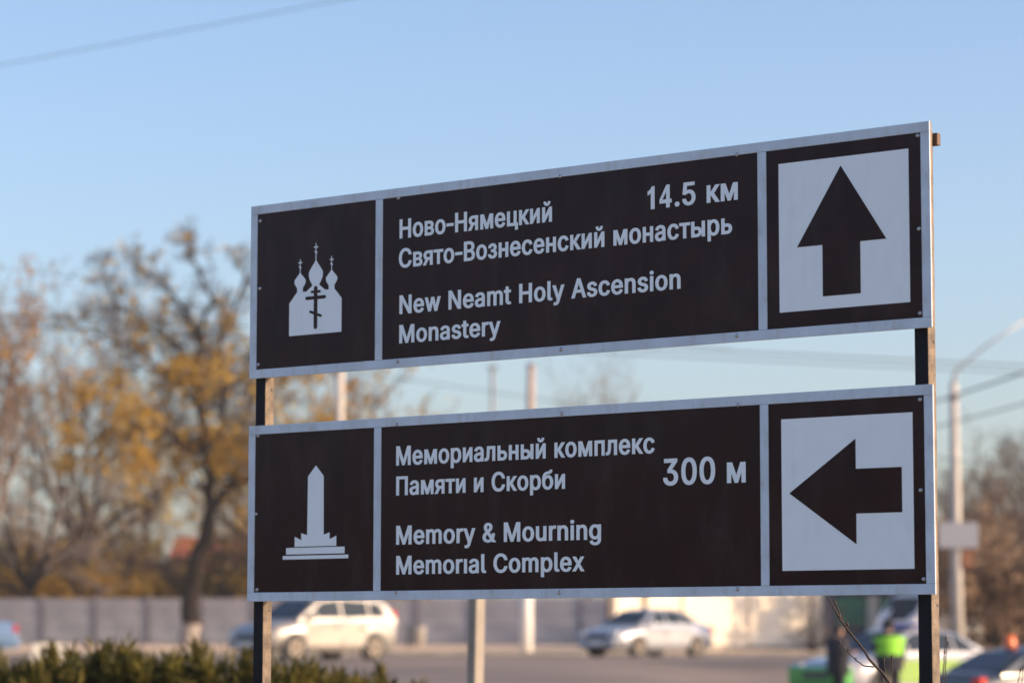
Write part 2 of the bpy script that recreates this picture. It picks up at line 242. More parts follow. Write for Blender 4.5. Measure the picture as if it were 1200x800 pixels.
# local frame: x along the board, y away from its face (back positive), z up
GLYPHS = {"&":[779,["534 966 569 924 582 898 595 864 602 830 604 796 598 737 580 686 550 635 512 591 436 524 431 516 554 347 562 380 567 448 580 461 605 468 707 468 724 466 743 456 749 448 750 414 739 312 719 244 686 176 685 167 821 -20 818 -25 809 -27 614 -27 605 -24 563 29 509 -3 469 -19 427 -31 384 -38 342 -40 291 -37 248 -30 206 -17 163 4 129 27 104 49 75 82 54 116 38 150 27 184 20 227 19 278 30 346 57 405 102 465 184 541 184 550 143 609 113 669 99 711 92 754 91 805 99 856 114 898 139 941 180 983 221 1009 274 1028 325 1036 384 1034 444 1022 490 1000","291 402 244 354 219 312 212 286 210 261 216 210 238 167 253 150 276 133 299 123 325 119 376 124 427 147 455 167 458 176","389 864 367 877 350 879 333 877 308 861 287 830 280 796 281 762 289 728 311 686 325 663 333 667 381 711 407 754 414 779 413 813 406 839"]],"-":[788,["626 507 625 344 166 342 157 346 158 507"]],".":[327,["252 163 267 146 280 121 286 78 283 53 275 30 263 10 247 -7 224 -22 207 -29 182 -35 156 -35 114 -25 96 -15 76 2 63 19 51 44 45 87 55 129 80 164 97 177 118 189 165 197 190 195 213 189 233 179"]],"0":[788,["612 952 660 890 697 813 725 720 741 609 746 465 737 346 716 244 700 193 678 142 635 74 613 48 578 17 527 -13 485 -28 451 -36 400 -40 366 -39 304 -28 238 -1 213 16 175 48 128 110 88 193 64 278 47 388 43 533 52 652 72 754 91 813 111 857 153 925 202 975 238 1000 264 1013 332 1035 366 1039 417 1040 485 1028 527 1013 553 999 578 982","468 843 441 864 408 875 368 873 335 856 309 830 282 788 262 737 248 686 237 618 232 533 233 439 240 363 255 286 272 235 298 186 323 155 354 133 383 125 417 127 451 143 477 167 505 210 523 252 540 312 551 380 557 465 556 558 548 643 534 711 514 771 492 813"]],"1":[788,["197 -27 393 -27 393 1027 241 1027 211 948 162 885 98 837 34 806 34 626 84 642 138 674 197 721"]],"3":[788,["687 1026 688 898 456 601 461 596 537 575 598 541 648 497 673 465 692 431 709 388 718 354 724 312 724 269 713 193 701 159 680 116 648 71 605 31 563 3 503 -22 444 -36 376 -40 308 -35 248 -20 206 -2 163 23 129 50 99 82 76 116 55 159 43 201 36 252 38 269 44 276 70 286 197 286 214 281 228 269 243 210 265 173 299 145 325 133 350 127 410 127 455 142 478 156 495 172 509 193 521 218 528 244 531 278 525 337 505 388 475 422 444 442 401 455 359 459 240 460 232 465 232 592 435 856 427 861 418 862 87 862 81 864 82 1026"]],"4":[788,["339 -27 339 184 5 184 5 363 354 1027 521 1027 521 358 619 358 619 184 521 184 521 -27","339 358 339 711 152 358"]],"5":[788,["678 1026 678 864 675 862 310 862 301 858 281 669 284 661 344 678 403 683 454 678 505 665 548 646 591 618 628 584 658 543 687 490 706 439 717 380 721 320 716 252 705 201 681 142 656 99 629 65 599 35 565 10 522 -13 480 -28 437 -37 386 -40 335 -37 293 -29 242 -11 199 12 165 38 130 74 106 108 88 142 74 184 67 218 63 261 68 269 79 278 106 283 225 282 249 269 269 201 285 176 301 158 327 140 352 129 378 125 412 128 437 137 458 150 476 167 496 193 519 244 529 303 524 371 515 405 504 431 489 456 467 482 445 499 420 510 378 517 335 512 293 495 250 463 225 456 86 473 80 474 74 482 129 1026"]],"A":[835,["515 1022 855 -23 847 -27 660 -27 653 -23 566 249 558 252 311 252 277 252 266 249 182 -23 175 -27 -12 -27 -21 -23 316 1022 328 1027 507 1027","413 733 319 419 413 418 507 418 510 419 511 427 422 718"]],"C":[887,["744 932 793 873 818 830 834 796 851 745 862 694 862 677 856 669 829 658 710 658 693 660 677 669 671 677 653 737 631 779 603 813 571 839 531 858 489 868 438 867 394 856 348 830 311 796 275 745 248 686 231 618 223 558 221 473 227 405 235 363 249 312 268 269 287 235 314 201 341 176 378 151 412 138 455 131 497 134 540 146 579 167 616 201 639 235 655 269 675 329 686 337 701 342 829 342 854 332 863 320 863 312 843 227 812 159 772 99 721 48 667 11 599 -19 523 -37 463 -40 378 -32 310 -12 257 14 208 48 149 108 113 159 79 227 50 312 37 380 30 465 32 575 42 652 59 720 85 788 123 856 162 907 208 951 268 991 336 1021 404 1036 480 1040 557 1031 625 1010 691 975"]],"H":[899,["836 1022 835 -23 829 -27 651 -27 641 -23 640 427 268 429 258 427 257 -23 251 -27 81 -27 64 -23 64 1023 73 1027 243 1027 251 1027 258 1022 258 597 268 595 641 597 641 1022 651 1027 821 1027 829 1027"]],"M":[1093,["1029 1022 1029 -23 1016 -27 846 -27 836 -23 836 529 835 546 829 555 628 -23 625 -26 472 -27 464 -23 260 557 253 538 253 215 253 -23 243 -27 73 -27 64 -23 64 1023 73 1027 285 1027 298 1022 549 295 794 1022 804 1027 1016 1027"]],"N":[911,["846 1023 847 -23 838 -27 651 -27 643 -23 260 661 257 648 258 -23 251 -27 73 -27 64 -24 64 1023 73 1027 260 1027 268 1022 651 342 653 351 653 1022 659 1027 668 1027 838 1027"]],"a":[677,["550 708 579 674 603 631 617 589 625 538 627 -23 624 -25 446 -27 440 -23 437 3 403 -17 361 -34 310 -42 259 -43 216 -38 174 -27 140 -12 106 9 68 45 40 87 20 138 13 189 14 249 25 300 47 342 76 376 123 408 174 431 266 453 420 476 436 487 438 495 434 546 420 583 410 597 395 610 361 622 310 620 273 606 250 589 235 572 208 523 184 512 157 514 41 555 33 563 32 580 59 640 90 682 139 725 183 750 242 771 293 780 352 782 412 775 463 761 514 736","437 322 429 323 284 298 250 287 225 270 213 257 205 240 201 206 203 181 209 164 228 138 259 121 284 117 310 117 352 127 384 147 413 181 432 223 438 257"]],"c":[688,["591 691 625 649 649 606 670 547 664 530 648 520 546 491 529 488 512 490 498 496 489 504 477 538 464 564 442 589 420 606 393 617 367 621 342 620 316 613 291 598 273 581 254 555 236 521 224 487 213 436 209 351 220 266 245 198 261 173 284 147 299 135 325 123 350 119 384 120 410 128 429 139 448 156 467 181 492 241 512 255 529 257 546 255 648 226 665 217 671 207 672 198 659 156 639 113 611 71 579 37 533 3 486 -20 435 -35 384 -42 333 -42 282 -35 222 -14 177 11 138 43 105 79 77 122 49 181 34 232 24 283 19 343 20 419 28 479 40 530 59 581 80 623 117 674 151 708 189 736 235 759 282 774 333 782 401 780 452 771 507 751 551 725"]],"e":[703,["583 691 612 657 634 623 654 581 668 538 677 496 685 436 687 309 682 306 223 306 211 300 225 232 251 181 272 156 291 141 333 122 359 118 393 119 418 126 435 135 467 164 499 224 520 233 546 233 648 204 665 197 673 187 675 173 664 139 647 105 610 54 559 11 513 -14 469 -30 427 -39 367 -43 316 -40 265 -29 214 -10 172 15 135 45 104 79 78 118 55 164 40 207 25 275 19 334 19 394 24 453 33 504 48 555 75 615 102 657 132 691 171 725 206 747 257 768 308 779 359 783 410 779 456 768 503 749 544 725","436 589 410 609 376 621 333 620 297 606 259 572 232 530 213 470 214 461 231 461 489 462 490 479 475 530 457 564"]],"g":[739,["689 769 688 -39 683 -90 672 -132 659 -166 638 -200 609 -234 580 -260 546 -281 503 -299 452 -314 401 -321 359 -323 299 -319 257 -312 214 -299 180 -283 142 -260 112 -234 82 -200 55 -158 48 -141 47 -132 51 -124 61 -116 146 -61 163 -54 180 -53 197 -57 210 -64 248 -118 282 -146 316 -160 367 -164 401 -160 427 -151 452 -136 473 -115 486 -92 495 -64 500 -30 501 21 495 29 452 4 393 -14 342 -18 291 -14 240 -2 188 21 146 49 106 89 76 131 48 191 33 242 23 293 19 369 21 437 28 488 46 556 78 628 104 667 126 692 180 737 206 752 247 769 316 782 393 779 444 765 495 735 503 734 504 769 512 773 682 773","435 589 410 609 384 618 350 621 319 616 291 600 270 582 251 556 234 522 220 480 211 429 209 378 211 327 220 276 235 233 254 199 274 176 299 157 325 147 359 143 393 148 418 159 446 182 464 208 481 242 493 284 500 327 502 378 499 437 492 480 478 524 461 557"]],"i":[290,["235 771 239 767 239 -23 227 -27 57 -27 51 -23 50 -15 50 767 57 772 65 773","232 1022 254 988 261 946 257 920 250 903 239 886 222 869 184 849 159 844 133 844 91 856 70 869 53 886 35 920 32 963 38 988 47 1005 74 1034 91 1044 116 1053 159 1056 201 1044"]],"l":[329,["239 1026 241 159 247 133 255 129 306 133 323 126 334 116 355 6 353 -3 340 -15 289 -28 221 -31 170 -22 127 -3 104 14 89 31 65 74 53 125 50 167 50 1026"]],"m":[1061,["935 717 964 682 986 640 1000 597 1008 546 1010 -15 1009 -23 1003 -27 833 -27 821 -23 820 529 809 572 791 597 765 614 731 622 697 618 664 597 640 563 627 521 624 487 624 -23 612 -27 442 -27 436 -23 436 487 435 529 427 563 408 594 383 614 357 622 323 619 296 606 270 580 249 538 239 487 239 -23 229 -27 59 -27 51 -24 50 767 59 773 229 772 236 767 238 739 280 764 323 779 374 786 425 782 459 773 491 759 525 733 552 701 561 700 608 742 663 769 722 784 782 785 824 778 867 764 907 742"]],"n":[713,["578 716 607 682 631 640 649 589 659 538 662 470 662 -23 654 -27 484 -27 474 -23 473 487 468 521 459 551 443 580 428 597 408 611 391 617 348 619 310 606 280 581 258 546 244 504 239 461 239 393 239 -23 229 -27 59 -27 50 -23 51 768 59 773 229 772 235 767 238 733 281 759 331 776 374 782 433 781 476 772 510 760 545 742"]],"o":[722,["588 693 632 640 664 581 689 504 702 419 702 317 689 232 665 161 630 96 587 45 529 1 461 -29 393 -42 333 -42 257 -28 190 3 135 45 93 96 56 164 34 232 20 317 20 419 33 504 59 581 95 647 142 700 197 741 257 767 333 782 410 779 469 766 529 739 563 715","442 589 418 607 384 619 350 621 316 613 291 598 266 572 244 538 230 504 216 453 210 402 209 351 213 300 225 249 241 207 261 173 284 147 308 130 342 120 376 119 410 128 435 144 455 164 478 198 493 232 506 283 513 334 514 385 510 436 499 487 483 530 463 564"]],"p":[738,["607 699 648 648 684 580 705 512 717 435 719 342 711 257 691 180 665 121 626 61 586 22 535 -11 476 -34 416 -43 348 -39 294 -24 246 5 240 2 239 -304 229 -308 85 -308 59 -308 50 -304 50 767 59 773 229 772 236 767 238 730 281 758 329 775 382 782 442 780 493 769 535 751 578 724","462 588 433 610 408 619 374 621 342 614 314 598 296 580 273 546 258 512 244 461 238 410 237 350 242 299 253 248 265 214 282 180 306 151 331 132 357 122 391 119 425 127 450 143 471 163 493 197 508 231 522 282 528 333 529 393 525 444 516 486 501 529 483 563"]],"r":[451,["459 768 464 750 464 631 461 623 450 613 433 607 357 613 331 610 314 604 290 589 273 572 256 546 246 521 239 470 239 -23 229 -27 59 -27 50 -23 50 2 50 767 59 773 229 772 235 767 238 743 289 769 348 782 433 781 449 776"]],"s":[635,["531 708 565 666 591 615 604 572 604 564 591 550 480 520 463 518 446 521 429 534 413 572 387 606 361 622 319 626 285 620 251 598 235 572 230 538 233 521 240 504 251 492 268 481 302 467 438 430 485 411 541 377 581 334 599 301 608 275 614 249 617 207 615 173 607 139 598 113 579 79 540 33 489 -2 429 -27 361 -41 276 -41 208 -29 149 -4 98 33 59 79 34 130 25 164 21 190 26 198 37 207 149 235 166 236 183 233 200 221 217 173 228 156 244 139 276 122 319 116 361 123 395 141 409 156 419 173 425 207 416 241 404 256 389 266 361 278 225 315 174 334 119 368 78 411 52 462 44 496 40 538 43 572 50 606 59 632 78 666 115 708 162 742 225 769 285 781 361 781 421 771 480 746"]],"t":[396,["260 947 260 776 268 773 387 773 396 767 396 623 387 616 261 614 262 164 270 138 276 130 285 126 302 125 353 132 370 129 384 121 393 104 412 2 409 -6 401 -15 362 -28 302 -35 251 -32 192 -17 144 11 111 45 85 96 75 138 72 181 72 606 70 614 64 616 -21 616 -29 621 -30 767 -21 773 64 773 71 776 73 949 81 953 243 953 251 953"]],"u":[713,["662 765 661 -25 484 -27 479 -25 476 12 425 -16 382 -30 340 -36 280 -35 238 -27 195 -11 161 9 130 34 102 70 80 111 62 162 55 204 50 272 50 570 51 767 59 772 68 773 229 772 238 768 239 281 245 221 253 196 267 170 297 140 314 131 340 126 382 131 416 150 442 178 460 213 471 255 474 298 474 765 476 770 484 773 518 773 654 772"]],"w":[987,["993 769 781 -25 611 -27 605 -23 500 392 492 414 381 -23 373 -27 211 -27 204 -23 72 470 -8 767 -1 772 177 773 188 767 296 332 402 767 407 771 577 773 587 767 687 348 696 348 799 767 806 772 815 773 985 773"]],"x":[659,["667 769 669 767 435 376 681 -23 676 -27 472 -26 336 207 327 214 189 -23 183 -27 13 -27 -13 -27 -22 -23 222 376 224 385 -7 767 4 773 200 772 206 767 327 552 336 553 463 771 659 773"]],"y":[677,["697 771 391 -130 365 -190 329 -241 302 -266 270 -287 236 -301 194 -310 143 -312 92 -305 54 -292 45 -283 42 -275 66 -164 71 -156 83 -146 100 -142 160 -150 173 -147 185 -139 198 -122 211 -96 241 -3 177 187 -20 771 180 771 338 276 497 771"]],"ı":[290,["238 768 239 -23 229 -27 59 -27 51 -24 50 767 59 773 229 773"]],"В":[794,["659 938 692 895 719 835 731 776 733 708 722 648 704 606 672 563 628 529 629 521 676 490 711 453 738 410 757 359 767 300 766 232 755 172 734 121 706 79 660 36 608 6 557 -12 506 -22 455 -26 183 -27 73 -27 64 -23 64 1022 73 1027 413 1027 489 1022 540 1010 583 994 620 971","532 387 498 412 455 425 260 425 258 147 260 142 268 139 464 141 506 151 540 172 554 189 568 215 575 240 577 274 573 308 566 334 553 359","506 831 481 849 447 859 259 861 260 588 438 590 472 601 501 623 516 640 531 665 539 691 543 725 541 759 535 784 523 810"]],"П":[899,["836 1022 835 -23 829 -27 651 -27 641 -23 641 852 638 861 260 861 258 665 257 -23 251 -27 73 -27 64 -23 64 1022 73 1027 821 1027 829 1027"]],"б":[716,["641 1014 646 1006 647 980 636 921 616 878 584 844 546 822 503 807 461 797 359 785 299 768 274 754 257 740 238 717 225 691 231 687 291 720 325 732 359 738 418 740 486 726 539 700 590 657 631 605 668 530 689 453 697 377 693 283 676 207 648 139 610 79 561 28 526 3 495 -14 444 -33 393 -42 333 -42 282 -34 223 -14 178 11 138 44 99 88 72 130 52 173 35 224 24 283 19 334 19 445 31 598 50 691 65 734 84 776 126 836 175 878 223 905 274 924 333 937 427 949 452 955 463 963 467 972 471 1006 478 1015 495 1025 614 1027 631 1022","450 547 427 565 401 577 367 582 333 577 303 564 274 541 251 513 233 479 220 445 210 394 207 343 210 300 217 258 232 215 250 181 271 156 299 133 325 122 359 117 393 121 418 131 444 149 464 173 483 207 498 249 505 292 509 351 506 402 498 453 487 487 470 521","223 688 223 681 225 683"]],"в":[682,["585 691 610 657 629 614 637 572 638 529 630 487 615 453 587 419 553 393 586 371 616 342 639 308 656 266 663 223 662 172 653 130 634 87 609 53 570 19 527 -4 484 -18 416 -27 136 -27 59 -27 50 -23 51 768 59 773 365 773 425 768 476 757 518 739 552 719","445 291 425 302 408 305 238 304 233 300 233 147 235 138 246 136 408 137 425 139 443 147 465 172 470 189 473 215 466 257 459 274","430 589 408 602 382 608 238 609 233 606 235 461 374 460 399 465 416 472 439 495 449 529 446 563"]],"з":[598,["495 707 523 673 545 631 558 580 559 537 553 495 536 452 510 418 479 393 478 384 518 359 555 316 575 274 584 223 583 172 572 129 551 87 525 53 497 27 458 2 420 -15 380 -27 337 -34 295 -36 244 -32 201 -24 159 -9 120 10 85 36 60 61 42 87 26 121 17 155 14 190 25 206 48 214 176 213 193 206 201 197 211 163 235 138 269 123 303 121 329 125 346 132 365 146 379 163 387 180 392 206 386 248 378 265 364 282 329 303 295 309 201 312 198 316 198 444 201 453 303 455 323 461 346 476 362 495 371 520 373 554 364 588 346 613 329 624 303 629 278 627 252 616 228 597 215 571 211 546 206 537 193 529 176 525 65 525 40 534 29 546 30 580 37 614 48 641 65 670 107 716 159 750 227 773 303 781 337 780 380 772 439 749 465 733"]],"и":[715,["663 768 663 -23 654 -27 484 -27 475 -23 475 376 474 385 467 394 223 -23 212 -27 59 -27 51 -24 51 768 59 773 229 773 239 767 239 368 239 359 246 350 493 770 501 773 654 773"]],"й":[715,["663 768 663 -23 654 -27 484 -27 475 -23 475 376 474 385 467 394 223 -23 212 -27 59 -27 51 -24 51 768 59 773 229 773 239 767 239 368 239 359 246 350 493 770 501 773 654 773","562 1056 570 1039 566 997 553 954 536 920 510 888 484 865 450 844 416 832 374 825 340 825 297 832 263 845 229 865 204 888 179 920 161 953 148 997 144 1039 152 1056 170 1065 263 1067 289 1061 303 1048 307 1014 318 988 334 971 357 963 380 971 396 988 407 1014 411 1048 425 1061 450 1067 527 1067 544 1065"]],"к":[655,["697 768 417 385 701 -23 688 -27 484 -27 476 -23 263 284 239 283 239 62 238 -24 229 -27 59 -27 50 -23 51 768 59 773 229 773 238 768 239 470 242 461 246 460 476 771 688 773"]],"л":[697,["642 771 646 767 646 -23 634 -27 464 -27 458 -23 457 606 447 608 302 608 299 606 285 300 274 206 254 121 231 70 199 28 175 8 150 -6 90 -24 5 -27 -12 -22 -29 -6 -30 113 -27 121 -18 130 -4 136 47 139 60 147 75 172 89 223 103 368 118 767 124 772 132 773"]],"м":[931,["880 767 880 -23 867 -27 697 -27 691 -23 691 351 688 363 545 -23 535 -27 391 -27 385 -23 246 344 240 342 238 45 238 -23 229 -27 59 -27 50 -23 51 768 59 773 272 773 280 772 286 767 459 294 467 280 646 770 654 773 867 773 875 771"]],"н":[711,["660 767 660 -23 654 -27 484 -27 472 -23 470 300 246 301 241 300 239 291 239 -23 229 -27 68 -27 50 -23 51 768 59 773 229 773 238 768 239 470 246 465 467 466 472 470 472 767 484 773 518 773 646 773 654 772"]],"п":[710,["659 767 659 -23 646 -27 476 -27 471 -23 471 606 459 608 246 608 240 606 239 410 239 -23 229 -27 59 -27 50 -23 51 768 59 773 646 773 654 771"]],"т":[565,["591 771 595 767 595 614 583 611 387 611 377 606 377 -23 370 -27 200 -27 189 -23 189 189 189 606 183 611 175 611 -29 614 -29 768 -21 773"]],"ц":[722,["654 772 659 765 659 144 663 140 671 138 745 136 745 -238 739 -242 569 -242 557 -238 557 -34 552 -28 50 -26 50 297 51 768 59 772 229 772 238 769 239 765 239 144 246 138 255 138 467 140 471 144 471 765 476 772 484 773"]],"ы":[889,["838 767 838 -23 833 -27 654 -27 649 -23 649 147 646 165 641 147 622 104 584 53 535 15 476 -12 433 -22 391 -27 59 -27 50 -23 50 232 51 768 59 773 229 773 238 768 239 512 246 507 416 505 468 495 515 478 561 450 602 410 629 368 641 342 646 321 649 334 649 767 654 772 697 773 824 773","436 317 410 334 382 340 255 341 246 340 239 334 239 147 246 138 391 139 416 148 438 164 452 181 460 198 467 240 459 283 450 300"]],"ь":[675,["587 427 608 402 624 376 647 317 653 283 656 240 648 172 626 113 605 79 586 56 535 15 476 -12 433 -22 391 -27 59 -27 51 -24 50 249 50 767 59 773 229 773 238 768 239 512 246 507 391 506 459 497 495 487 531 470 561 450","436 317 410 334 382 340 255 341 246 340 239 334 239 147 246 138 391 139 416 148 438 164 452 181 460 198 467 240 459 283 450 300"]],"я":[670,["619 767 619 -23 606 -27 436 -27 431 -23 431 249 419 253 334 253 326 248 179 -23 173 -27 130 -27 -23 -27 -30 -23 138 283 136 291 98 317 65 351 43 385 23 436 14 504 19 563 33 614 54 657 88 698 122 725 156 743 215 763 275 771 317 773 606 773","428 614 292 612 258 605 230 589 217 572 209 555 203 512 204 487 211 461 220 444 232 430 258 416 292 409 419 408 431 410 431 606"]]}
for k_, v_ in {'о': 'o', 'а': 'a', 'е': 'e', 'с': 'c', 'р': 'p', 'Н': 'H', 'М': 'M', 'С': 'C'}.items(): GLYPHS[k_] = GLYPHS[v_]
GLYPHS['-'][0] = 470; GLYPHS['-'][1] = [' '.join(str(int(t_) - (150 if i_ % 2 == 0 else 0)) for i_, t_ in enumerate(GLYPHS['-'][1][0].split()))]
GLYPHS['1'][0] = 560; GLYPHS['4'][0] = 720
GLYPHS['4'][1] = [' '.join(str(int(t_) + (35 if i_ % 2 == 0 else 0)) for i_, t_ in enumerate(l_.split())) for l_ in GLYPHS['4'][1]]
SPACE, TRACK = 395, 38
def lettering(board, body, u0, u1, vbase, cap, z0):
    """one mesh per word; outlines are in thousandths of the capital height"""
    pen = 0; words = [[]]
    for ch_ in body:
        if ch_ == ' ': pen += SPACE; words.append([]); continue
        adv, loops = GLYPHS[ch_]; words[-1].append((ch_, pen)); pen += adv + TRACK
    lo = min(int(q) for l in GLYPHS[body[0]][1] for q in l.split()[0::2])
    lc_, pc_ = words[-1][-1]; hi = pc_ + max(int(q) for l in GLYPHS[lc_][1] for q in l.split()[0::2])
    kx = (u1 - u0) / (hi - lo); kz = cap / 1054.0
    for w_, word in zip(body.split(' '), words):
        cu = bpy.data.curves.new('lettering', 'CURVE'); cu.dimensions = '2D'; cu.fill_mode = 'BOTH'; cu.extrude = 0.0003
        for ch_, p_ in word:
            for l in GLYPHS[ch_][1]:
                q = [int(t_) for t_ in l.split()]; n = len(q) // 2
                sp_ = cu.splines.new('POLY'); sp_.points.add(n - 1); sp_.use_cyclic_u = True
                for i in range(n): sp_.points[i].co = (u0 + (q[2 * i] + p_ - lo) * kx, vbase + (q[2 * i + 1] + 27) * kz - z0, 0, 1)
        o = bpy.data.objects.new('tmp', cu); C.objects.link(o); bpy.context.view_layer.update()
        me = bpy.data.meshes.new_from_object(o.evaluated_get(bpy.context.evaluated_depsgraph_get()))
        bpy.data.objects.remove(o)
        for v in me.vertices: v.co = (v.co.x, -0.0003 - v.co.z, v.co.y)
        me.materials.clear(); me.name = 'lettering'
        o = link('lettering', me, board, white); o['label'] = 'white lettering reading ' + w_
def flat(board, name, polys, m, z0, y0=-0.0006, y1=0.0, label=None):
    mb = MB()
    for p in polys: mb.prism([(a, b - z0) for a, b in p], 1, y0, y1)
    o = mb.build(name, m, board)
    if label: o['label'] = label
    return o
def disc(x, z, r, n=12): return [(x + r * math.cos(2 * math.pi * k / n), z + r * math.sin(2 * math.pi * k / n)) for k in range(n)]
def bar(a, b, wd):
    a = Vector(a); b = Vector(b); d = (b - a).normalized(); n = Vector((-d.y, d.x)) * wd / 2
    return [tuple(a + n), tuple(b + n), tuple(b - n), tuple(a - n)]
W2 = 1.35
edgem = mat('tan_board_edge', (0.27, 0.19, 0.135), 0.7, col2=(0.17, 0.12, 0.09), scale=18)
def make_board(vt, vb, dv, label):
    vc = (vt + vb) / 2
    bk = MB(); bk.box(-W2 + .001, W2 - .001, 0.0022, 0.012, vb - vc + .001, vt - vc - .001)
    b = bk.build('sign_board', edgem, sign); b.location = (0, 0, ZC + vc); b['label'] = label
    f = 0.030
    def rail(nm, x0, x1, z0, z1):
        MB().box(x0, x1, -0.0032, 0.0020, z0 - vc, z1 - vc).build(nm, alu, b, bevel=0.0008)
    rail('frame_rail', -W2, W2, vt - f, vt); rail('frame_rail', -W2, W2, vb, vb + f)
    rail('frame_rail', -W2, -W2 + f, vb + f + .0006, vt - f - .0006); rail('frame_rail', W2 - f, W2, vb + f + .0006, vt - f - .0006)
    (a0, a1), (c0, c1) = dv
    rail('divider', a0, a1, vb + f + .0006, vt - f - .0006); rail('divider', c0, c1, vb + f + .0006, vt - f - .0006)
    for x0, x1 in ((-W2 + f, a0), (a1, c0), (c1, W2 - f)):
        MB().box(x0, x1, 0.0, 0.0021, vb + f - vc, vt - f - vc).build('brown_panel', brown, b)
    return b, vc
UB, uc = make_board(0.6815, 0.0820, ((-0.7756, -0.7453), (0.7540, 0.7846)), 'upper brown sign board with church symbol and straight ahead arrow')
LB, lc = make_board(-0.0815, -0.6815, ((-0.7770, -0.7464), (0.7560, 0.7850)), 'lower brown sign board with obelisk symbol and left arrow')
lettering(UB, 'Ново-Нямецкий', -0.672, -0.032, 0.5115, 0.0645, uc)
lettering(UB, 'Свято-Вознесенский монастырь', -0.674, 0.659, 0.4133, 0.0645, uc)
lettering(UB, 'New Neamt Holy Ascension', -0.671, 0.467, 0.2595, 0.0625, uc)
lettering(UB, 'Monastery', -0.671, -0.2413, 0.1622, 0.0610, uc)
lettering(UB, '14.5 км', 0.3435, 0.6806, 0.5150, 0.0715, uc)
lettering(LB, 'Мемориальный комплекс', -0.6815, 0.3667, -0.2410, 0.0637, lc)
lettering(LB, 'Памяти и Скорби', -0.6808, 0.0197, -0.3393, 0.0624, lc)
lettering(LB, 'Memory & Mourning', -0.6798, 0.1606, -0.5010, 0.0622, lc)
lettering(LB, 'Memor\u0131al Complex', -0.6790, 0.0959, -0.5985, 0.0609, lc)
lettering(LB, '300 м', 0.3983, 0.7022, -0.3420, 0.0820, lc)
flat(UB, 'white_square', [[(0.8283, 0.6085), (1.2780, 0.6085), (1.2780, 0.1600), (0.8283, 0.1600)]], white, uc)
flat(LB, 'white_square', [[(0.8305, -0.1590), (1.2805, -0.1590), (1.2805, -0.6078), (0.8305, -0.6078)]], white, lc)
flat(UB, 'arrow', [[(1.0470, 0.5821), (0.8921, 0.3512), (0.9812, 0.3512), (0.9812, 0.1978), (1.1118, 0.1978), (1.1118, 0.3512), (1.2008, 0.3512)]], brown, uc, -0.0012, -0.0006, 'dark arrow pointing straight up')
flat(LB, 'arrow', [[(0.8575, -0.3797), (1.0880, -0.2271), (1.0880, -0.3149), (1.2428, -0.3149), (1.2428, -0.4452), (1.0880, -0.4452), (1.0880, -0.5343)]], brown, lc, -0.0012, -0.0006, 'dark arrow pointing left')
# church symbol
def onion(cx, zb, zt, r, zmid, neck):
    L = []; 
    prof = [(0, zt), (.28, zt - (zt - zmid) * .28), (.62, zt - (zt - zmid) * .55), (.92, zt - (zt - zmid) * .80), (1.0, zmid), (.93, zmid - (zmid - zb) * .35), (.72, zmid - (zmid - zb) * .68), (neck / r, zb)]
    right = [(cx + r * a, z) for a, z in prof]; left = [(cx - r * a, z) for a, z in prof[1:]][::-1]
    return right + left
cxs = -1.0464
ch = [onion(cxs, 0.3850, 0.4730, 0.0325, 0.4240, 0.0150), onion(-1.1188, 0.3800, 0.4345, 0.0262, 0.4030, 0.0130), onion(-0.9742, 0.3800, 0.4340, 0.0262, 0.4020, 0.0130)]
body = [[(-1.1678, 0.2185), (-0.9282, 0.2185), (-0.9282, 0.3327), (-0.9600, 0.3660), (-1.1330, 0.3660), (-1.1678, 0.3303)],
        [(-1.1320, 0.3661), (-1.1058, 0.3661), (-1.1058, 0.3800), (-1.1320, 0.3800)],
        [(-0.9870, 0.3661), (-0.9610, 0.3661), (-0.9610, 0.3800), (-0.9870, 0.3800)],
        [(-1.0300, 0.3850), (-1.0614, 0.3850), (-1.0890, 0.3661), (-1.0030, 0.3661)]]
for cx, zb, zt, k in ((cxs, .470, .5289, 1.1), (-1.1188, .432, .4790, 0.95), (-0.9745, .431, .4790, 0.95)):
    body += [bar((cx, zb), (cx, zt), .0030 * k), bar((cx - .0090 * k, zt - .0125 * k), (cx - .0015, zt - .0125 * k), .0040), bar((cx + .0015, zt - .0125 * k), (cx + .0092 * k, zt - .0125 * k), .0040),
             bar((cx - .0065 * k, zt - .0215 * k - .004), (cx - .0015, zt - .0245 * k - .004), .0034), bar((cx + .0015, zt - .0245 * k - .004), (cx + .0062 * k, zt - .0275 * k - .004), .0034)]
flat(UB, 'church_symbol', body + ch, white, uc, label='white outline of a church with three onion domes and crosses')
x = -1.0460
def rbar(a, b, wd):                       # bar with round ends
    a = Vector(a); b = Vector(b); d = (b - a).normalized(); t0 = math.atan2(d.y, d.x); o = []
    for k in range(7): t = t0 - math.pi / 2 + math.pi * k / 6; o.append((b.x + math.cos(t) * wd / 2, b.y + math.sin(t) * wd / 2))
    for k in range(7): t = t0 + math.pi / 2 + math.pi * k / 6; o.append((a.x + math.cos(t) * wd / 2, a.y + math.sin(t) * wd / 2))
    return o
for k, (a, b, wd) in enumerate([((x, .2430), (x, .3745), .0165), ((-1.0640, .3625), (-1.0270, .3625), .0088), ((-1.0875, .3424), (-1.0045, .3424), .0115), ((-1.0700, .2958), (-1.0215, .2790), .0088)]):
    flat(UB, 'cross_bar', [rbar(a, b, wd)], brown, uc, -0.0012 - 0.0002 * k, -0.0006)
